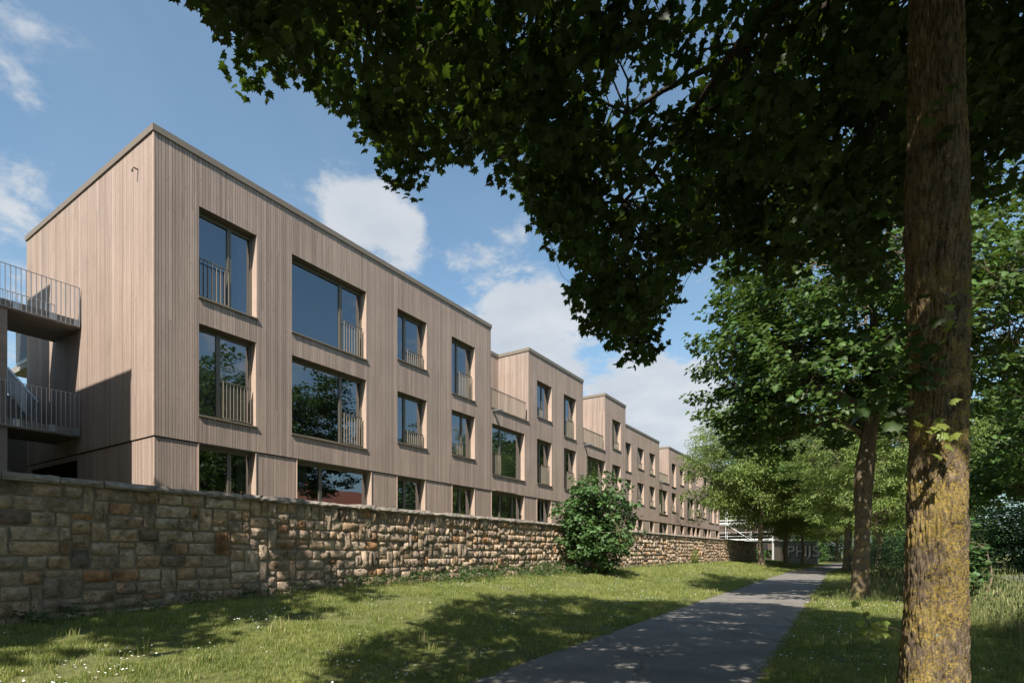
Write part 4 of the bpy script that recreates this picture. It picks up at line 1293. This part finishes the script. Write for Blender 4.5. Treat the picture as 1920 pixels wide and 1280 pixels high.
C2_ = crown_points(950, (-.3, 19.0, 7.6), (5.4, 5.3, 3.7), 4.9, .28, .38, 3)
C2_ = C2_[(np.hypot(C2_[:, 0]+.1, C2_[:, 1]-19.1) > .7) | (C2_[:, 2] > 6)]
k_ = crown_points(60, (-2.6, 17.6, 5.4), (1.5, 1.4, .7), None, .3, .4, 8)
C2_ = np.concatenate([C2_, k_, crown_points(50, (-3.4, 20.6, 10.6), (1.4, 1.5, 1.3), None, .3, .4, 5)])
limbs(at2, C2_, 22, 4.4, 8.6, .11, up=.3).build('branches', M['bark2'], tree2, True)
P, Nm, D, S = sprays(C2_, 36, .48, .45, .17, .5, outward=np.array([-.3, 19, 6.5]), droop=.35)
v, f = leaves_arr(P, Nm, D, S, 'maple_mid')
tag(link('crown', arr_mesh('crown', v, f, M['maple2']), tree2), kind='stuff')

# ------------------------------------------------------------ prototypes for the trees further off


def make_tree(loc, label, h0, cen, rad, nsp, nl, sr, size, tpl, lm, bm, r0, flat=None, lump=.3, tilt=.6, droop=.3, seed=1, group=None, nlimb=14, outw=True):  # a tree with its own crown
    b = np.array(loc, float)
    t = empty('deciduous_tree', b, label, 'tree', group)
    top = cen[2]+rad[2]*.75
    c_ = [(0, 0, 0), (rng.normal()*.05, rng.normal()*.05, h0*.6), (rng.normal()*.1, rng.normal()*.1, h0*1.2), (rng.normal()*.3, rng.normal()*.3, top)]
    rr = [r0, r0*.88, r0*.8, r0*.2]
    link('trunk', trunk_mesh('trunk', b, c_, rr, n=28, dz=.12, rough=.02, freq=5, mat=bm, ridge=.01, rf=5), t)
    at = lambda z: np.array([np.interp(z, [p[2] for p in c_], [p[0] for p in c_]), np.interp(z, [p[2] for p in c_], [p[1] for p in c_]), z])+b
    C = crown_points(nsp, b+np.array(cen), rad, None if flat is None else flat+b[2], lump, .36, seed)
    limbs(at, C, nlimb, h0, top*.8, r0*.38, up=.25, sides=5).build('branches', bm, t, True)
    P, Nm, D, S = sprays(C, nl, sr, .5, size, tilt, outward=(b+np.array(cen)) if outw else None, droop=droop)
    v, f = leaves_arr(P, Nm, D, S, tpl)
    tag(link('crown', arr_mesh('crown', v, f, lm), t), kind='stuff')
    return t


# avenue maple, copied along the row
av = make_tree((-1.6, 46.8, 0), 'slim maple in the row, right behind the second trunk and partly hidden by it', 3.0, (0, 0, 8.2), (4.7, 4.7, 4.3), 420, 24, .62, .27, 'maple_far', M['maple2'], M['bark2'], .27, 3.6, seed=11, group='trees lining the path')
# feathery light green ash tree left of the path
ash = make_tree((-7.8, 49.9, .45), 'light green feathery ash tree nearest the far end of the stone wall', 3.2, (-.2, 0, 8.5), (6.6, 5.8, 5.8), 1050, 60, .72, .27, 'leaflet', M['ash'], M['bark3'], .22, 3.5, .28, .8, .8, 21, 'trees left of the path', 18, True)


def tcopy(src, loc, s, rz, label, group, sz=None):
    c = copy_tree(src, loc=Vector(loc), scale=(s, s, sz or s), rz=rz)
    c['label'] = label
    c['group'] = group
    return c


GL = 'trees left of the path'; GR = 'trees lining the path'; GB = 'trees beyond the road'
tcopy(ash, (-6.6, 55.6, .42), .80, 1.9, 'ash tree with crooked trunk just left of the graffiti box', GL, .72)
tcopy(ash, (-6.0, 63.0, .35), .78, 4.0, 'ash tree with thin dark trunk standing in front of the graffiti box', GL, .70)
tcopy(ash, (-7.4, 97, .25), .9, 2.6, 'distant tree with pale trunk right of the graffiti box', GL, .85)
tcopy(ash, (-5.0, 106, .2), 1.0, 5.2, 'distant tree with pale pinkish trunk where the path disappears', GR, .9)
tcopy(av, (-.6, 66, 0), .95, 2.2, 'maple in the row beyond the blossoming bush', GR, 1.0)
tcopy(av, (1.0, 84, 0), 1.05, .7, 'far maple in the row with its foot hidden by bushes', GR)
tcopy(ash, (.2, 39, 0), .72, 3.3, 'light green ash behind the elder bush, between the two big trunks', GR, .80)
# behind the camera: the first shades lawn and wall
make_tree((-9.3, -3.3, .2), 'tall maple left of the viewpoint shading the near end of the wall', 6.0, (0, 0, 9.2), (3.9, 4.3, 3.0), 380, 24, .62, .27, 'maple_far', M['maple2'], M['bark2'], .22, 6.6, seed=31, group='trees behind the viewpoint')
for bx, by, bs, lb in ((5.5, -9.5, 1.0, 'unseen maple added towards the road to block skylight from behind'), (-2.5, -17.5, 1.1, 'unseen maple added well back on the path side to block skylight'), (-14.5, -15, 1.1, 'unseen maple added behind the wall end to block skylight'), (-7, -25, 1.3, 'big unseen maple added far back on the lawn to block skylight'), (8, -22, 1.3, 'big unseen maple added far back by the road to block skylight')):  # five unseen trees added to hold back skylight from behind
    tcopy(av, (bx, by, 0), bs, bx, lb, 'trees behind the viewpoint')
tcopy(av, (1.2, -12.5, 0), 1.0, 2.0, 'maple in the row behind the viewpoint', 'trees behind the viewpoint')
# dark trees beyond the road
rt = [((10.8, 45), 1.2, .3, 'broad dark tree beyond the road at the right edge of the photo'), ((11.5, 60), 1.45, 1.2, 'tall dark tree beyond the road behind the nearest one there'), ((17, 24), 1.4, 2.2, 'dark tree across the road just outside the right edge'),
      ((12, 66), 1.5, 3.0, 'tall dark tree beyond the road, third along it'), ((15.5, 84), 1.6, 4.0, 'far dark tree beyond the road before the bend'), ((9.5, 96), 1.5, 5.1, 'distant tree closing the view over the road'), ((15, 18), 1.3, .9, 'tree across the road beside the viewpoint'),
      ((15.5, 3), 1.2, 2.9, 'tree across the road right of the viewpoint')]
for (x, y), s, rz, lb in rt: tcopy(av, (x, y, 0), s, rz, lb, GB, s*.95)
# far end: trees closing the view
fe = [((-16, 90), 1.0, ash), ((-12, 84), .9, av), ((-12, 104), 1.25, av), ((-18, 112), 1.4, av), ((-8, 122), 1.2, ash), ((0, 128), 1.3, av), ((8, 122), 1.35, av), ((-4, 140), 1.5, av), ((14, 135), 1.5, av), ((-26, 100), 1.3, av), ((4, 108), 1.0, ash), ((-13, 128), 1.3, av)]
fl = ['feathery tree behind the scaffolding', 'dark tree behind the scaffolding, nearest the path', 'dark tree behind the far end of the wall', 'tall tree beyond the building site', 'feathery tree closing the path in the distance', 'dark tree closing the view at the end of the path', 'dark tree right of the path end', 'farthest tree behind the path end', 'farthest tree towards the road', 'tree behind the unfinished building', 'feathery tree between path and road in the distance', 'dark tree left of the path end']
for ((x, y), s, src), lb in zip(fe, fl): tcopy(src, (x, y, .1), s, (x*7 % 6.28), lb, 'trees closing the view')


# ------------------------------------------------------------ bushes
def make_bush(name, loc, label, cen, rad, nsp, nl, sr, size, tpl, lm, stems=5, seed=2, lump=.25, tilt=.6, flat=.05, cat='bush', inner=.33):
    b = np.array(loc, float); t = empty(name, b, label, cat)
    C = crown_points(nsp, b+np.array(cen), rad, b[2]+flat, lump, inner, seed)
    mb = MB()
    for i in range(stems):
        tg = C[rng.integers(len(C))]
        a = b+np.array([rng.normal()*.06, rng.normal()*.06, -.02])
        mb.tube(curve_pts(a, tg, 6, wob=.25, up=.2), [.03, .026, .022, .018, .014, .01, .006], 5)
    A = np.array(mb.v)
    for c in C[::2]:
        j = int(np.argmin(np.linalg.norm(A-c, axis=1)))
        mb.tube(curve_pts(A[j], c, 2, wob=.2), [.007, .005, .003], 3, cap=False)
    mb.build('stems', M['bark3'], t)
    P, Nm, D, S = sprays(C, nl, sr, .6, size, tilt, outward=b+np.array(cen)*np.array([1, 1, .7]), droop=.4)
    v, f = leaves_arr(P, Nm, D, S, tpl)
    tag(link('foliage', arr_mesh('foliage', v, f, lm), t), kind='stuff')
    return t, C


make_bush('sycamore_bush', (-9.35, 20.3, .56), 'round green sycamore bush growing against the stone wall', (0, 0, 1.95), (1.42, 1.5, 1.95), 450, 18, .30, .15, 'maple_mid', M['bush'], 14, 4, .48, .7)
eb_, EC = make_bush('elder_bush', (1.0, 27.5, 0), 'elder bush with cream blossom behind the second trunk', (0, 0, 1.1), (1.9, 1.6, 1.25), 260, 26, .34, .12, 'lance', M['elder'], 7, 6, .3, .7)
pv = MB()
# flat cream flower heads on the sunny side of the elder
FP = []; FN = []
for c in EC[rng.choice(len(EC), 70, replace=False)]:
    n_ = 26; a = rng.random(n_)*6.28; r_ = .09*rng.random(n_)**.5
    o_ = c + (c-np.array([1.0, 27.5, .9]))*.22
    FP.append(np.stack([o_[0]+r_*np.cos(a), o_[1]+r_*np.sin(a), o_[2]+.02*rng.random(n_)+.08*np.ones(n_)], -1))
FP = np.concatenate(FP); m_ = len(FP)
v, f = leaves_arr(FP, np.array([0, 0, 1.0])+.3*rng.normal(size=(m_, 3)), rng.normal(size=(m_, 3)), np.full(m_, .03), 'leaflet')
tag(link('blossom', arr_mesh('blossom', v, f, M['cream']), eb_), kind='stuff')
make_bush('green_bush', (2.3, 33, 0), 'dense green bush between the elder and the road', (0, 0, 1.2), (2.0, 2.2, 1.5), 190, 26, .42, .14, 'lance', M['bush'], 5, 9)
make_bush('green_bush', (.4, 41, 0), 'low dark bush at the foot of the row beyond the elder', (0, 0, .9), (1.3, 2.2, 1.1), 120, 26, .42, .16, 'lance', M['bush'], 5, 10)
make_bush('green_bush', (3.0, 46, 0), 'tall bush beside the road beyond the meadow', (0, 0, 1.7), (2.2, 2.4, 2.2), 190, 26, .5, .18, 'lance', M['bush'], 5, 12)
make_bush('maple_sapling', (2.05, 17.8, 0), 'young maple sapling in the tall grass right of the lichen trunk', (0, 0, 1.15), (.38, .4, 1.0), 40, 11, .2, .15, 'maple_mid', M['bush'], 4, 13, .3, .5, .25, 'sapling')
make_bush('leafy_weed', (3.3, 12.3, 0), 'dark leafy weed in the tall grass at the right edge', (0, 0, .45), (.5, .5, .42), 30, 16, .16, .16, 'lance', M['weed'], 9, 14, .3, .8, .1, 'plant')
make_bush('leafy_weed', (2.1, 21.5, 0), 'low weeds below the elder bush behind the second trunk', (0, 0, .4), (1.2, 1.6, .5), 110, 22, .2, .10, 'lance', M['weed'], 6, 15, .3, .8, .05, 'plant')
make_bush('climbing_plant', (-10.2, 38.5, .6), 'small bright green plant climbing at the foot of the far wall', (0, 0, .55), (.22, .45, .6), 40, 14, .18, .12, 'lance', M['young'], 4, 16, .3, .8, .05, 'plant')
for x, y, rx, ry, h, lb in [(5.8, 58, 2.5, 5, 4.5, 'dark hedge beside the far road'), (8.6, 52, 2.6, 3, 5.0, 'dark undergrowth beyond the road'), (12.5, 56, 3.4, 4, 5.5, 'undergrowth beyond the road farther along'), (-8.5, 90, 3.0, 4, 3.0, 'undergrowth behind the graffiti box'), (-3, 122, 7, 4, 6.0, 'undergrowth closing the path'), (-7.5, 112, 3, 4, 5.0, 'undergrowth left of the path end'), (5, 118, 5, 4, 6.0, 'undergrowth right of the path end'), (3.0, 98, 3.0, 7, 4.5, 'undergrowth beyond the far row of trees'), (-13.5, 73, 2.2, 3, 2.2, 'undergrowth behind the end of the wall'), (2.5, 75, 2.5, 8, 3.0, 'bushes between path and road in the distance')]:
    make_bush('green_bush', (x, y, 0), lb, (0, 0, h*.45), (rx, ry, h*.6), 260, 26, .8, .36, 'lance', M['bush'], 4, int(x*3+y), .3)
# far woodland closing the view all round the open side
pl = np.array([(-75, 100), (-45, 135), (-15, 152), (10, 148), (28, 118), (33, 80), (38, 40), (42, 0)], float)
seg = np.hypot(*(pl[1:]-pl[:-1]).T); cum = np.concatenate([[0], np.cumsum(seg)])
tt_ = rng.random(1500)*cum[-1]
wx = np.interp(tt_, cum, pl[:, 0])+rng.normal(size=1500)*3; wy = np.interp(tt_, cum, pl[:, 1])+rng.normal(size=1500)*3
wt = 9+3*np.array([noise.noise(Vector((a*.08, b*.08, 2))) for a, b in zip(wx, wy)])*2
P, Nm, D, S = sprays(np.stack([wx, wy, rng.random(1500)**.8*wt], -1), 20, 1.5, .8, .75, .8)
v, f = leaves_arr(P, Nm, D, S, 'lance')
tag(link('far_woods', arr_mesh('far_woods', v, f, M['maple2'])), 'dark woodland far behind the trees', kind='stuff')
# a red tiled house across the road, seen in the ground floor windows
# ------------------------------------------------------------ weeds along the wall
C = []
for _ in range(900):
    y = rng.uniform(-3, 40); k = math.exp(-((y-15)/5.5)**2)*1.0+.12+.35*math.exp(-((y-19.5)/2)**2)
    if rng.random() > k: continue
    wd_ = .25+.8*k*(1 if y > 11 else .5)
    x = WX+.08+rng.random()**1.4*wd_
    hh = (.12+.34*k*rng.random())*(1-.5*(x-WX)/1.2)
    C.append((x, y, float(ground(x, y))+hh))
C = np.array(C)
P, Nm, D, S = sprays(C, 26, .17, .8, .085, .9, droop=.1)
g_ = ground(P[:, 0], P[:, 1]); P[:, 2] = np.maximum(P[:, 2], g_+.02)
v, f = leaves_arr(P, Nm, D, S, 'lance')
tag(link('wall_weeds', arr_mesh('wall_weeds', v, f, M['weed'])), 'green nettles and weeds growing along the foot of the stone wall', 'weeds', kind='stuff')


# ------------------------------------------------------------ grass
def tuft(name, nb, h0, h1, rad, wd, mat, lean=.35, seed=0, heads=False):
    r = np.random.default_rng(seed)
    V = []; F = []
    for i in range(nb):
        a = r.random()*6.28; q = rad*r.random()**.5
        bx, by = q*math.cos(a), q*math.sin(a)
        h = r.uniform(h0, h1); la = r.random()*6.28; ll = lean*h*r.uniform(.3, 1.3)
        dx_, dy_ = math.cos(la)*ll, math.sin(la)*ll
        sx, sy = -math.sin(la)*wd/2, math.cos(la)*wd/2
        n = len(V)
        V += [(bx-sx, by-sy, -.01), (bx+sx, by+sy, -.01), (bx+dx_*.35-sx*.85, by+dy_*.35-sy*.85, h*.55), (bx+dx_*.35+sx*.85, by+dy_*.35+sy*.85, h*.55), (bx+dx_, by+dy_, h*.95)]
        F += [(n, n+1, n+3), (n, n+3, n+2), (n+2, n+3, n+4)]
        if heads and r.random() < .3:
            n = len(V); x, y = bx+dx_, by+dy_
            V += [(x-.004, y, h*.9), (x+.012, y, h*1.0), (x-.012, y+.006, h*1.02), (x, y, h*1.2)]
            F += [(n, n+1, n+3), (n, n+3, n+2), (n+1, n+2, n+3)]
    return arr_mesh(name, V, F, mat)


def scatter(name, P, S, tufts, label, cat=None):
    """One object: tufts instanced on points by geometry nodes."""
    me = bpy.data.meshes.new(name)
    me.vertices.add(len(P)); me.vertices.foreach_set('co', P.astype(np.float32).ravel())
    at = me.attributes.new('size', 'FLOAT', 'POINT'); at.data.foreach_set('value', S.astype(np.float32))
    o = bpy.data.objects.new(name, me); COL.objects.link(o)
    ng = bpy.data.node_groups.new(name+'_nodes', 'GeometryNodeTree')
    ng.interface.new_socket('Geometry', in_out='INPUT', socket_type='NodeSocketGeometry')
    ng.interface.new_socket('Geometry', in_out='OUTPUT', socket_type='NodeSocketGeometry')
    gi = ng.nodes.new('NodeGroupInput'); go = ng.nodes.new('NodeGroupOutput')
    iop = ng.nodes.new('GeometryNodeInstanceOnPoints'); jn = ng.nodes.new('GeometryNodeJoinGeometry')
    for t in tufts:
        ob = bpy.data.objects.new(name+'_tuft', t)
        oi = ng.nodes.new('GeometryNodeObjectInfo'); oi.inputs['Object'].default_value = ob; oi.inputs['As Instance'].default_value = True
        ng.links.new(oi.outputs['Geometry'], jn.inputs[0])
    ng.links.new(gi.outputs[0], iop.inputs['Points']); ng.links.new(jn.outputs[0], iop.inputs['Instance'])
    iop.inputs['Pick Instance'].default_value = True
    ri_ = ng.nodes.new('FunctionNodeRandomValue'); ri_.data_type = 'INT'; ri_.inputs['Min'].default_value = 0 if 'Min' in ri_.inputs else 0
    for s_ in ri_.inputs:
        if s_.type == 'INT' and s_.name == 'Min' and s_.enabled: s_.default_value = 0
        if s_.type == 'INT' and s_.name == 'Max' and s_.enabled: s_.default_value = len(tufts)-1
    outi = [s_ for s_ in ri_.outputs if s_.type == 'INT'][0]
    ng.links.new(outi, iop.inputs['Instance Index'])
    rv_ = ng.nodes.new('FunctionNodeRandomValue'); rv_.data_type = 'FLOAT_VECTOR'
    mn = [s_ for s_ in rv_.inputs if s_.type == 'VECTOR']
    mn[0].default_value = (-.08, -.08, 0); mn[1].default_value = (.08, .08, 6.283)
    ng.links.new([s_ for s_ in rv_.outputs if s_.type == 'VECTOR'][0], iop.inputs['Rotation'])
    na = ng.nodes.new('GeometryNodeInputNamedAttribute'); na.data_type = 'FLOAT'; na.inputs['Name'].default_value = 'size'
    ng.links.new([s_ for s_ in na.outputs if s_.type == 'VALUE'][0], iop.inputs['Scale'])
    ng.links.new(iop.outputs[0], go.inputs[0])
    md = o.modifiers.new('scatter', 'NODES'); md.node_group = ng
    return tag(o, label, cat, kind='stuff')


def inview(x, y, m=.12):
    fw = -syw*x+cyw*y; ri = cyw*x+syw*y
    return (fw > 2.5) & (np.abs(ri) < (1.0+m)*fw+1.2)


def pts_in(x0, x1, y0, y1, dens):
    n = int((x1-x0)*(y1-y0)*dens)
    return rng.uniform(x0, x1, n), rng.uniform(y0, y1, n)


def lawn_mask(x, y):
    c = pathc(y)
    return ((x > WX+.03) & (np.abs(x-c) > HW-.03) & (x < 4.75))


def soil(x, y):
    return np.array([noise.fractal(Vector((a*.55, b*.55, 3.0)), .9, 2.1, 4) for a, b in zip(x, y)])


GP = []; GS = []
for (d0, d1, dens, sc_) in ((0, 9.5, 230, .8), (9.5, 17, 110, 1.0), (17, 32, 34, 1.5), (32, 75, 11, 2.3)):
    x, y = pts_in(WX, 5, -1, 78, dens)
    d = np.hypot(x, y)
    k = (d >= d0) & (d < d1) & inview(x, y) & lawn_mask(x, y)
    x, y = x[k], y[k]
    s = soil(x, y)
    k = (s < .36-.12*(np.abs(x-pathc(y)) < HW+1.2)) | (rng.random(len(x)) < .15)
    x, y, s = x[k], y[k], s[k]
    GP.append(np.stack([x, y, ground(x, y)], -1))
    hv = np.array([1+.45*noise.noise(Vector((a*1.3, b*1.3, 9))) for a, b in zip(x, y)])
    GS.append(sc_*hv*rng.uniform(.75, 1.2, len(x)))
GP = np.concatenate(GP); GS = np.concatenate(GS)
scatter('grass', GP, GS, [tuft('grass_tuft', 28, .03, .075, .085, .0045, M['grass'], .6, s) for s in range(4)], 'short sunlit lawn grass between wall, path and road')
# longer grass: wall foot, tree feet, meadow by the road
TP = []; TS = []
x, y = pts_in(1.3, 5.0, 6.5, 46, 26)
k = inview(x, y) & (x > 1.3+.5*np.sin(y*.7)) & (x < 4.9)
x, y = x[k], y[k]
TP.append(np.stack([x, y, ground(x, y)], -1)); e_ = np.clip((x-1.2)/1.2, .25, 1)*np.clip((y-5.5)/4, .3, 1)
TS.append(rng.uniform(.6, 1.0, len(x))*e_*np.where(x > 2.5, .55, 1))
x, y = pts_in(WX+.02, WX+.4, -2, 62, 26)
TP.append(np.stack([x, y, ground(x, y)], -1)); TS.append(rng.uniform(.18, .36, len(x)))
for bx, by, br, n_ in ((.34, 4.65, .5, 40), (-.3, 19.1, .7, 70), (-7.8, 49.9, .7, 60), (-6.6, 55.6, .7, 60), (-6, 63, .7, 50), (-1.6, 46.8, .7, 50)):
    a = rng.random(n_)*6.28; q = br*(.5+.6*rng.random(n_)); x = bx+q*np.cos(a); y = by+q*np.sin(a)
    TP.append(np.stack([x, y, ground(x, y)], -1)); TS.append(rng.uniform(.25, .5, n_))
x, y = pts_in(-.2, 4.8, 21, 60, 5)
TP.append(np.stack([x, y, ground(x, y)], -1)); TS.append(rng.uniform(.5, 1.1, len(x)))
TP = np.concatenate(TP); TS = np.concatenate(TS)
scatter('meadow_grass', TP, TS, [tuft('meadow_tuft', 30, .3, .72, .16, .009, M['tallgrass'], .38, 10+s, True) for s in range(4)], 'tall uncut grass beside the road and at the tree feet')

x, y = pts_in(WX+.3, 1.5, 2, 30, 3.5)
k = inview(x, y) & lawn_mask(x, y); x, y = x[k], y[k]
scatter('long_tufts', np.stack([x, y, ground(x, y)], -1), rng.uniform(.55, 1.5, len(x)), [tuft('long_tuft', 14, .08, .17, .06, .006, M['grass'], .5, 30+s) for s in range(3)], 'scattered longer tufts standing out of the lawn')
x, y = pts_in(WX+.2, 1.5, 1.5, 26, 9)
cl = np.array([noise.noise(Vector((a*.6, b*.6, 21))) for a, b in zip(x, y)])
k = inview(x, y) & lawn_mask(x, y) & (cl > .12); x, y = x[k], y[k]
P, Nm, D, S = sprays(np.stack([x, y, ground(x, y)+.035], -1), 14, .11, .15, .035, .35, droop=0)
v, f = leaves_arr(P, Nm, D, S, 'lance')
tag(link('clover', arr_mesh('clover', v, f, M['weed'])), 'low broad leaved clover and plantain in the lawn', kind='stuff')
# daisies
x, y = pts_in(WX+.2, 1.2, 1.5, 40, 55)
cl = np.array([noise.noise(Vector((a*.8, b*.8, 1)))+.6*noise.noise(Vector((a*2.6, b*2.6, 4))) for a, b in zip(x, y)])
k = (cl > .30) & lawn_mask(x, y) & inview(x, y) & (rng.random(len(x)) < .8)
x, y = x[k], y[k]
z = ground(x, y)+rng.uniform(.055, .095, len(x))
V = []; F = []
for a, b, c in zip(x, y, z):
    n = len(V); r_ = random.uniform(.008, .014); tx, ty = random.uniform(-.4, .4), random.uniform(-.4, .4)
    for q in range(6):
        t = q*math.pi/3; V.append((a+r_*math.cos(t), b+r_*math.sin(t), c+r_*(tx*math.cos(t)+ty*math.sin(t))))
    V.append((a, b, c+.003))
    F += [(n+6, n+q, n+(q+1) % 6) for q in range(6)]
tag(link('daisies', arr_mesh('daisies', V, F, M['daisy'])), 'white daisies scattered over the lawn', kind='stuff')

# dry leaf litter along the path edges
n_ = 9000
y = rng.uniform(1.5, 40, n_); sd = np.where(rng.random(n_) < .55, 1, -1)
x = pathc(y)+sd*(HW+.02+np.abs(rng.normal(size=n_))*.07)-sd*.05
P = np.stack([x, y, ground(x, y)+.022+.012*rng.random(n_)], -1)
nb_ = 700
yb = rng.uniform(2, 30, nb_); xb_ = pathc(yb)+rng.uniform(-1.25, 1.25, nb_)
P = np.concatenate([P, np.stack([xb_, yb, np.full(nb_, .030)], -1)]); n_ += nb_
v, f = leaves_arr(P, np.array([0, 0, 1.0])+.35*rng.normal(size=(n_, 3)), rng.normal(size=(n_, 3)), rng.uniform(.012, .03, n_), 'leaflet')
tag(link('leaf_litter', arr_mesh('leaf_litter', v, f, M['litter'])), 'brown dry leaf litter on the footpath and along both its edges', kind='stuff')

# ------------------------------------------------------------ graffiti box
gb = empty('concrete_box', (-7.1, 68.3, .3), 'grey concrete box sprayed with black and silver graffiti lettering beside the path', 'box')
mb = MB(); mb.box(-8.25, -5.15, 68.3, 70.2, .2, 2.62); mb.build('body', M['boxc'], gb)
mb = MB(); mb.box(-8.29, -5.11, 68.26, 70.24, 2.62, 2.72); mb.build('lid', M['boxc'], gb)


def text(body, size, x, y, z, mat, off, ext, name):
    cu_ = bpy.data.curves.new(name, 'FONT'); cu_.body = body; cu_.size = size; cu_.offset = off; cu_.extrude = ext; cu_.space_character = .98
    cu_.materials.append(mat)
    tmp = bpy.data.objects.new(name, cu_)
    me = bpy.data.meshes.new_from_object(tmp)
    o = bpy.data.objects.new(name, me); COL.objects.link(o); o.parent = gb
    o.location = Vector((x, y, z))-gb.location; o.rotation_euler = (R(90), 0, 0)
    return o


text('PHIS', 1.75, -8.1, 68.290, .95, M['black'], .085, .004, 'lettering')
text('PHIS', 1.75, -8.14, 68.282, .99, M['silver'], .02, .004, 'lettering')

# ------------------------------------------------------------ scaffolding and the unfinished building
sc_o = empty('scaffolding', (-15.5, 76, .4), 'light metal scaffolding with planks beyond the end of the timber building', 'scaffolding')
for i, x in enumerate((-17.9, -16.2, -13.2, -11.9, -10.6)):
    for y in (76.0, 76.9):
        mb = MB(); mb.tube([(x, y, .4), (x, y, 7.4)], .035, 6); mb.build('standard', M['scaff'], sc_o)
for z in (2.95, 3.55, 4.05, 5.1, 5.65, 6.15, 7.2):
    mb = MB(); mb.tube([(-18, 75.96, z), (-10.4, 75.96, z)], .026, 6); mb.build('ledger', M['scaff'], sc_o)
for z in (3.05, 5.2):
    for k in range(3):
        mb = MB(); mb.box(-18, -10.5, 76.05+.28*k, 76.30+.28*k, z, z+.05); mb.build('plank', M['plank'], sc_o)
    mb = MB(); mb.box(-18, -10.5, 76.0, 76.03, z, z+.16); mb.build('toe_board', M['scaff'], sc_o)
mb = MB(); mb.tube([(-16.2, 75.9, 5.2), (-13.2, 75.9, 3.1)], .04, 6); mb.tube([(-13.2, 75.9, 3.1), (-13.9, 75.9, 2.4)], .04, 6); mb.build('brace', M['scaff'], sc_o)
ub = empty('unfinished_building', (-18, 78, .4), 'dark unfinished brown building shell behind the scaffolding', 'building')
mb = MB(); mb.box(-24, -10.8, 78, 92, .2, 3.0); mb.box(-24, -10.8, 78, 92, 3.3, 5.6); mb.build('wall', M['backing'], ub)
mb = MB(); mb.box(-24.2, -10.6, 77.7, 92.2, 3.0, 3.3); mb.box(-24.2, -10.6, 77.7, 92.2, 5.6, 5.85); mb.build('floor_slab', M['conc'], ub)
for x in (-15.2, -12.4):
    mb = MB(); mb.box(x, x+1.0, 77.93, 77.995, 1.2, 2.8); mb.box(x, x+1.0, 77.93, 77.995, 3.6, 5.2); mb.build('window_opening', M['dark'], ub)  # near-black plates on the wall, painting the darkness inside openings

# ------------------------------------------------------------ house across the road (mirrored in the ground floor windows)
hs = empty('red_roofed_house', (30, 42, 0), 'white rendered house with red tiled roof across the road', 'house')
mb = MB(); mb.box(24, 36, 34, 54, 0, 5.0); mb.build('wall', M['render'], hs)
mb = MB(); mb.prism([(23.4, 33.5, 4.9), (30, 33.5, 9.6), (36.6, 33.5, 4.9)], (0, 21, 0)); mb.build('roof', M['tile'], hs)
mb = MB(); mb.box(28.5, 29.3, 43, 44, 8, 10.4); mb.build('chimney', M['tile'], hs)
for y in (36, 40, 44, 48):
    for z in (.9, 3.2):
        mb = MB(); mb.box(23.96, 23.995, y, y+1.2, z, z+1.3); mb.build('window', M['glass'], hs)
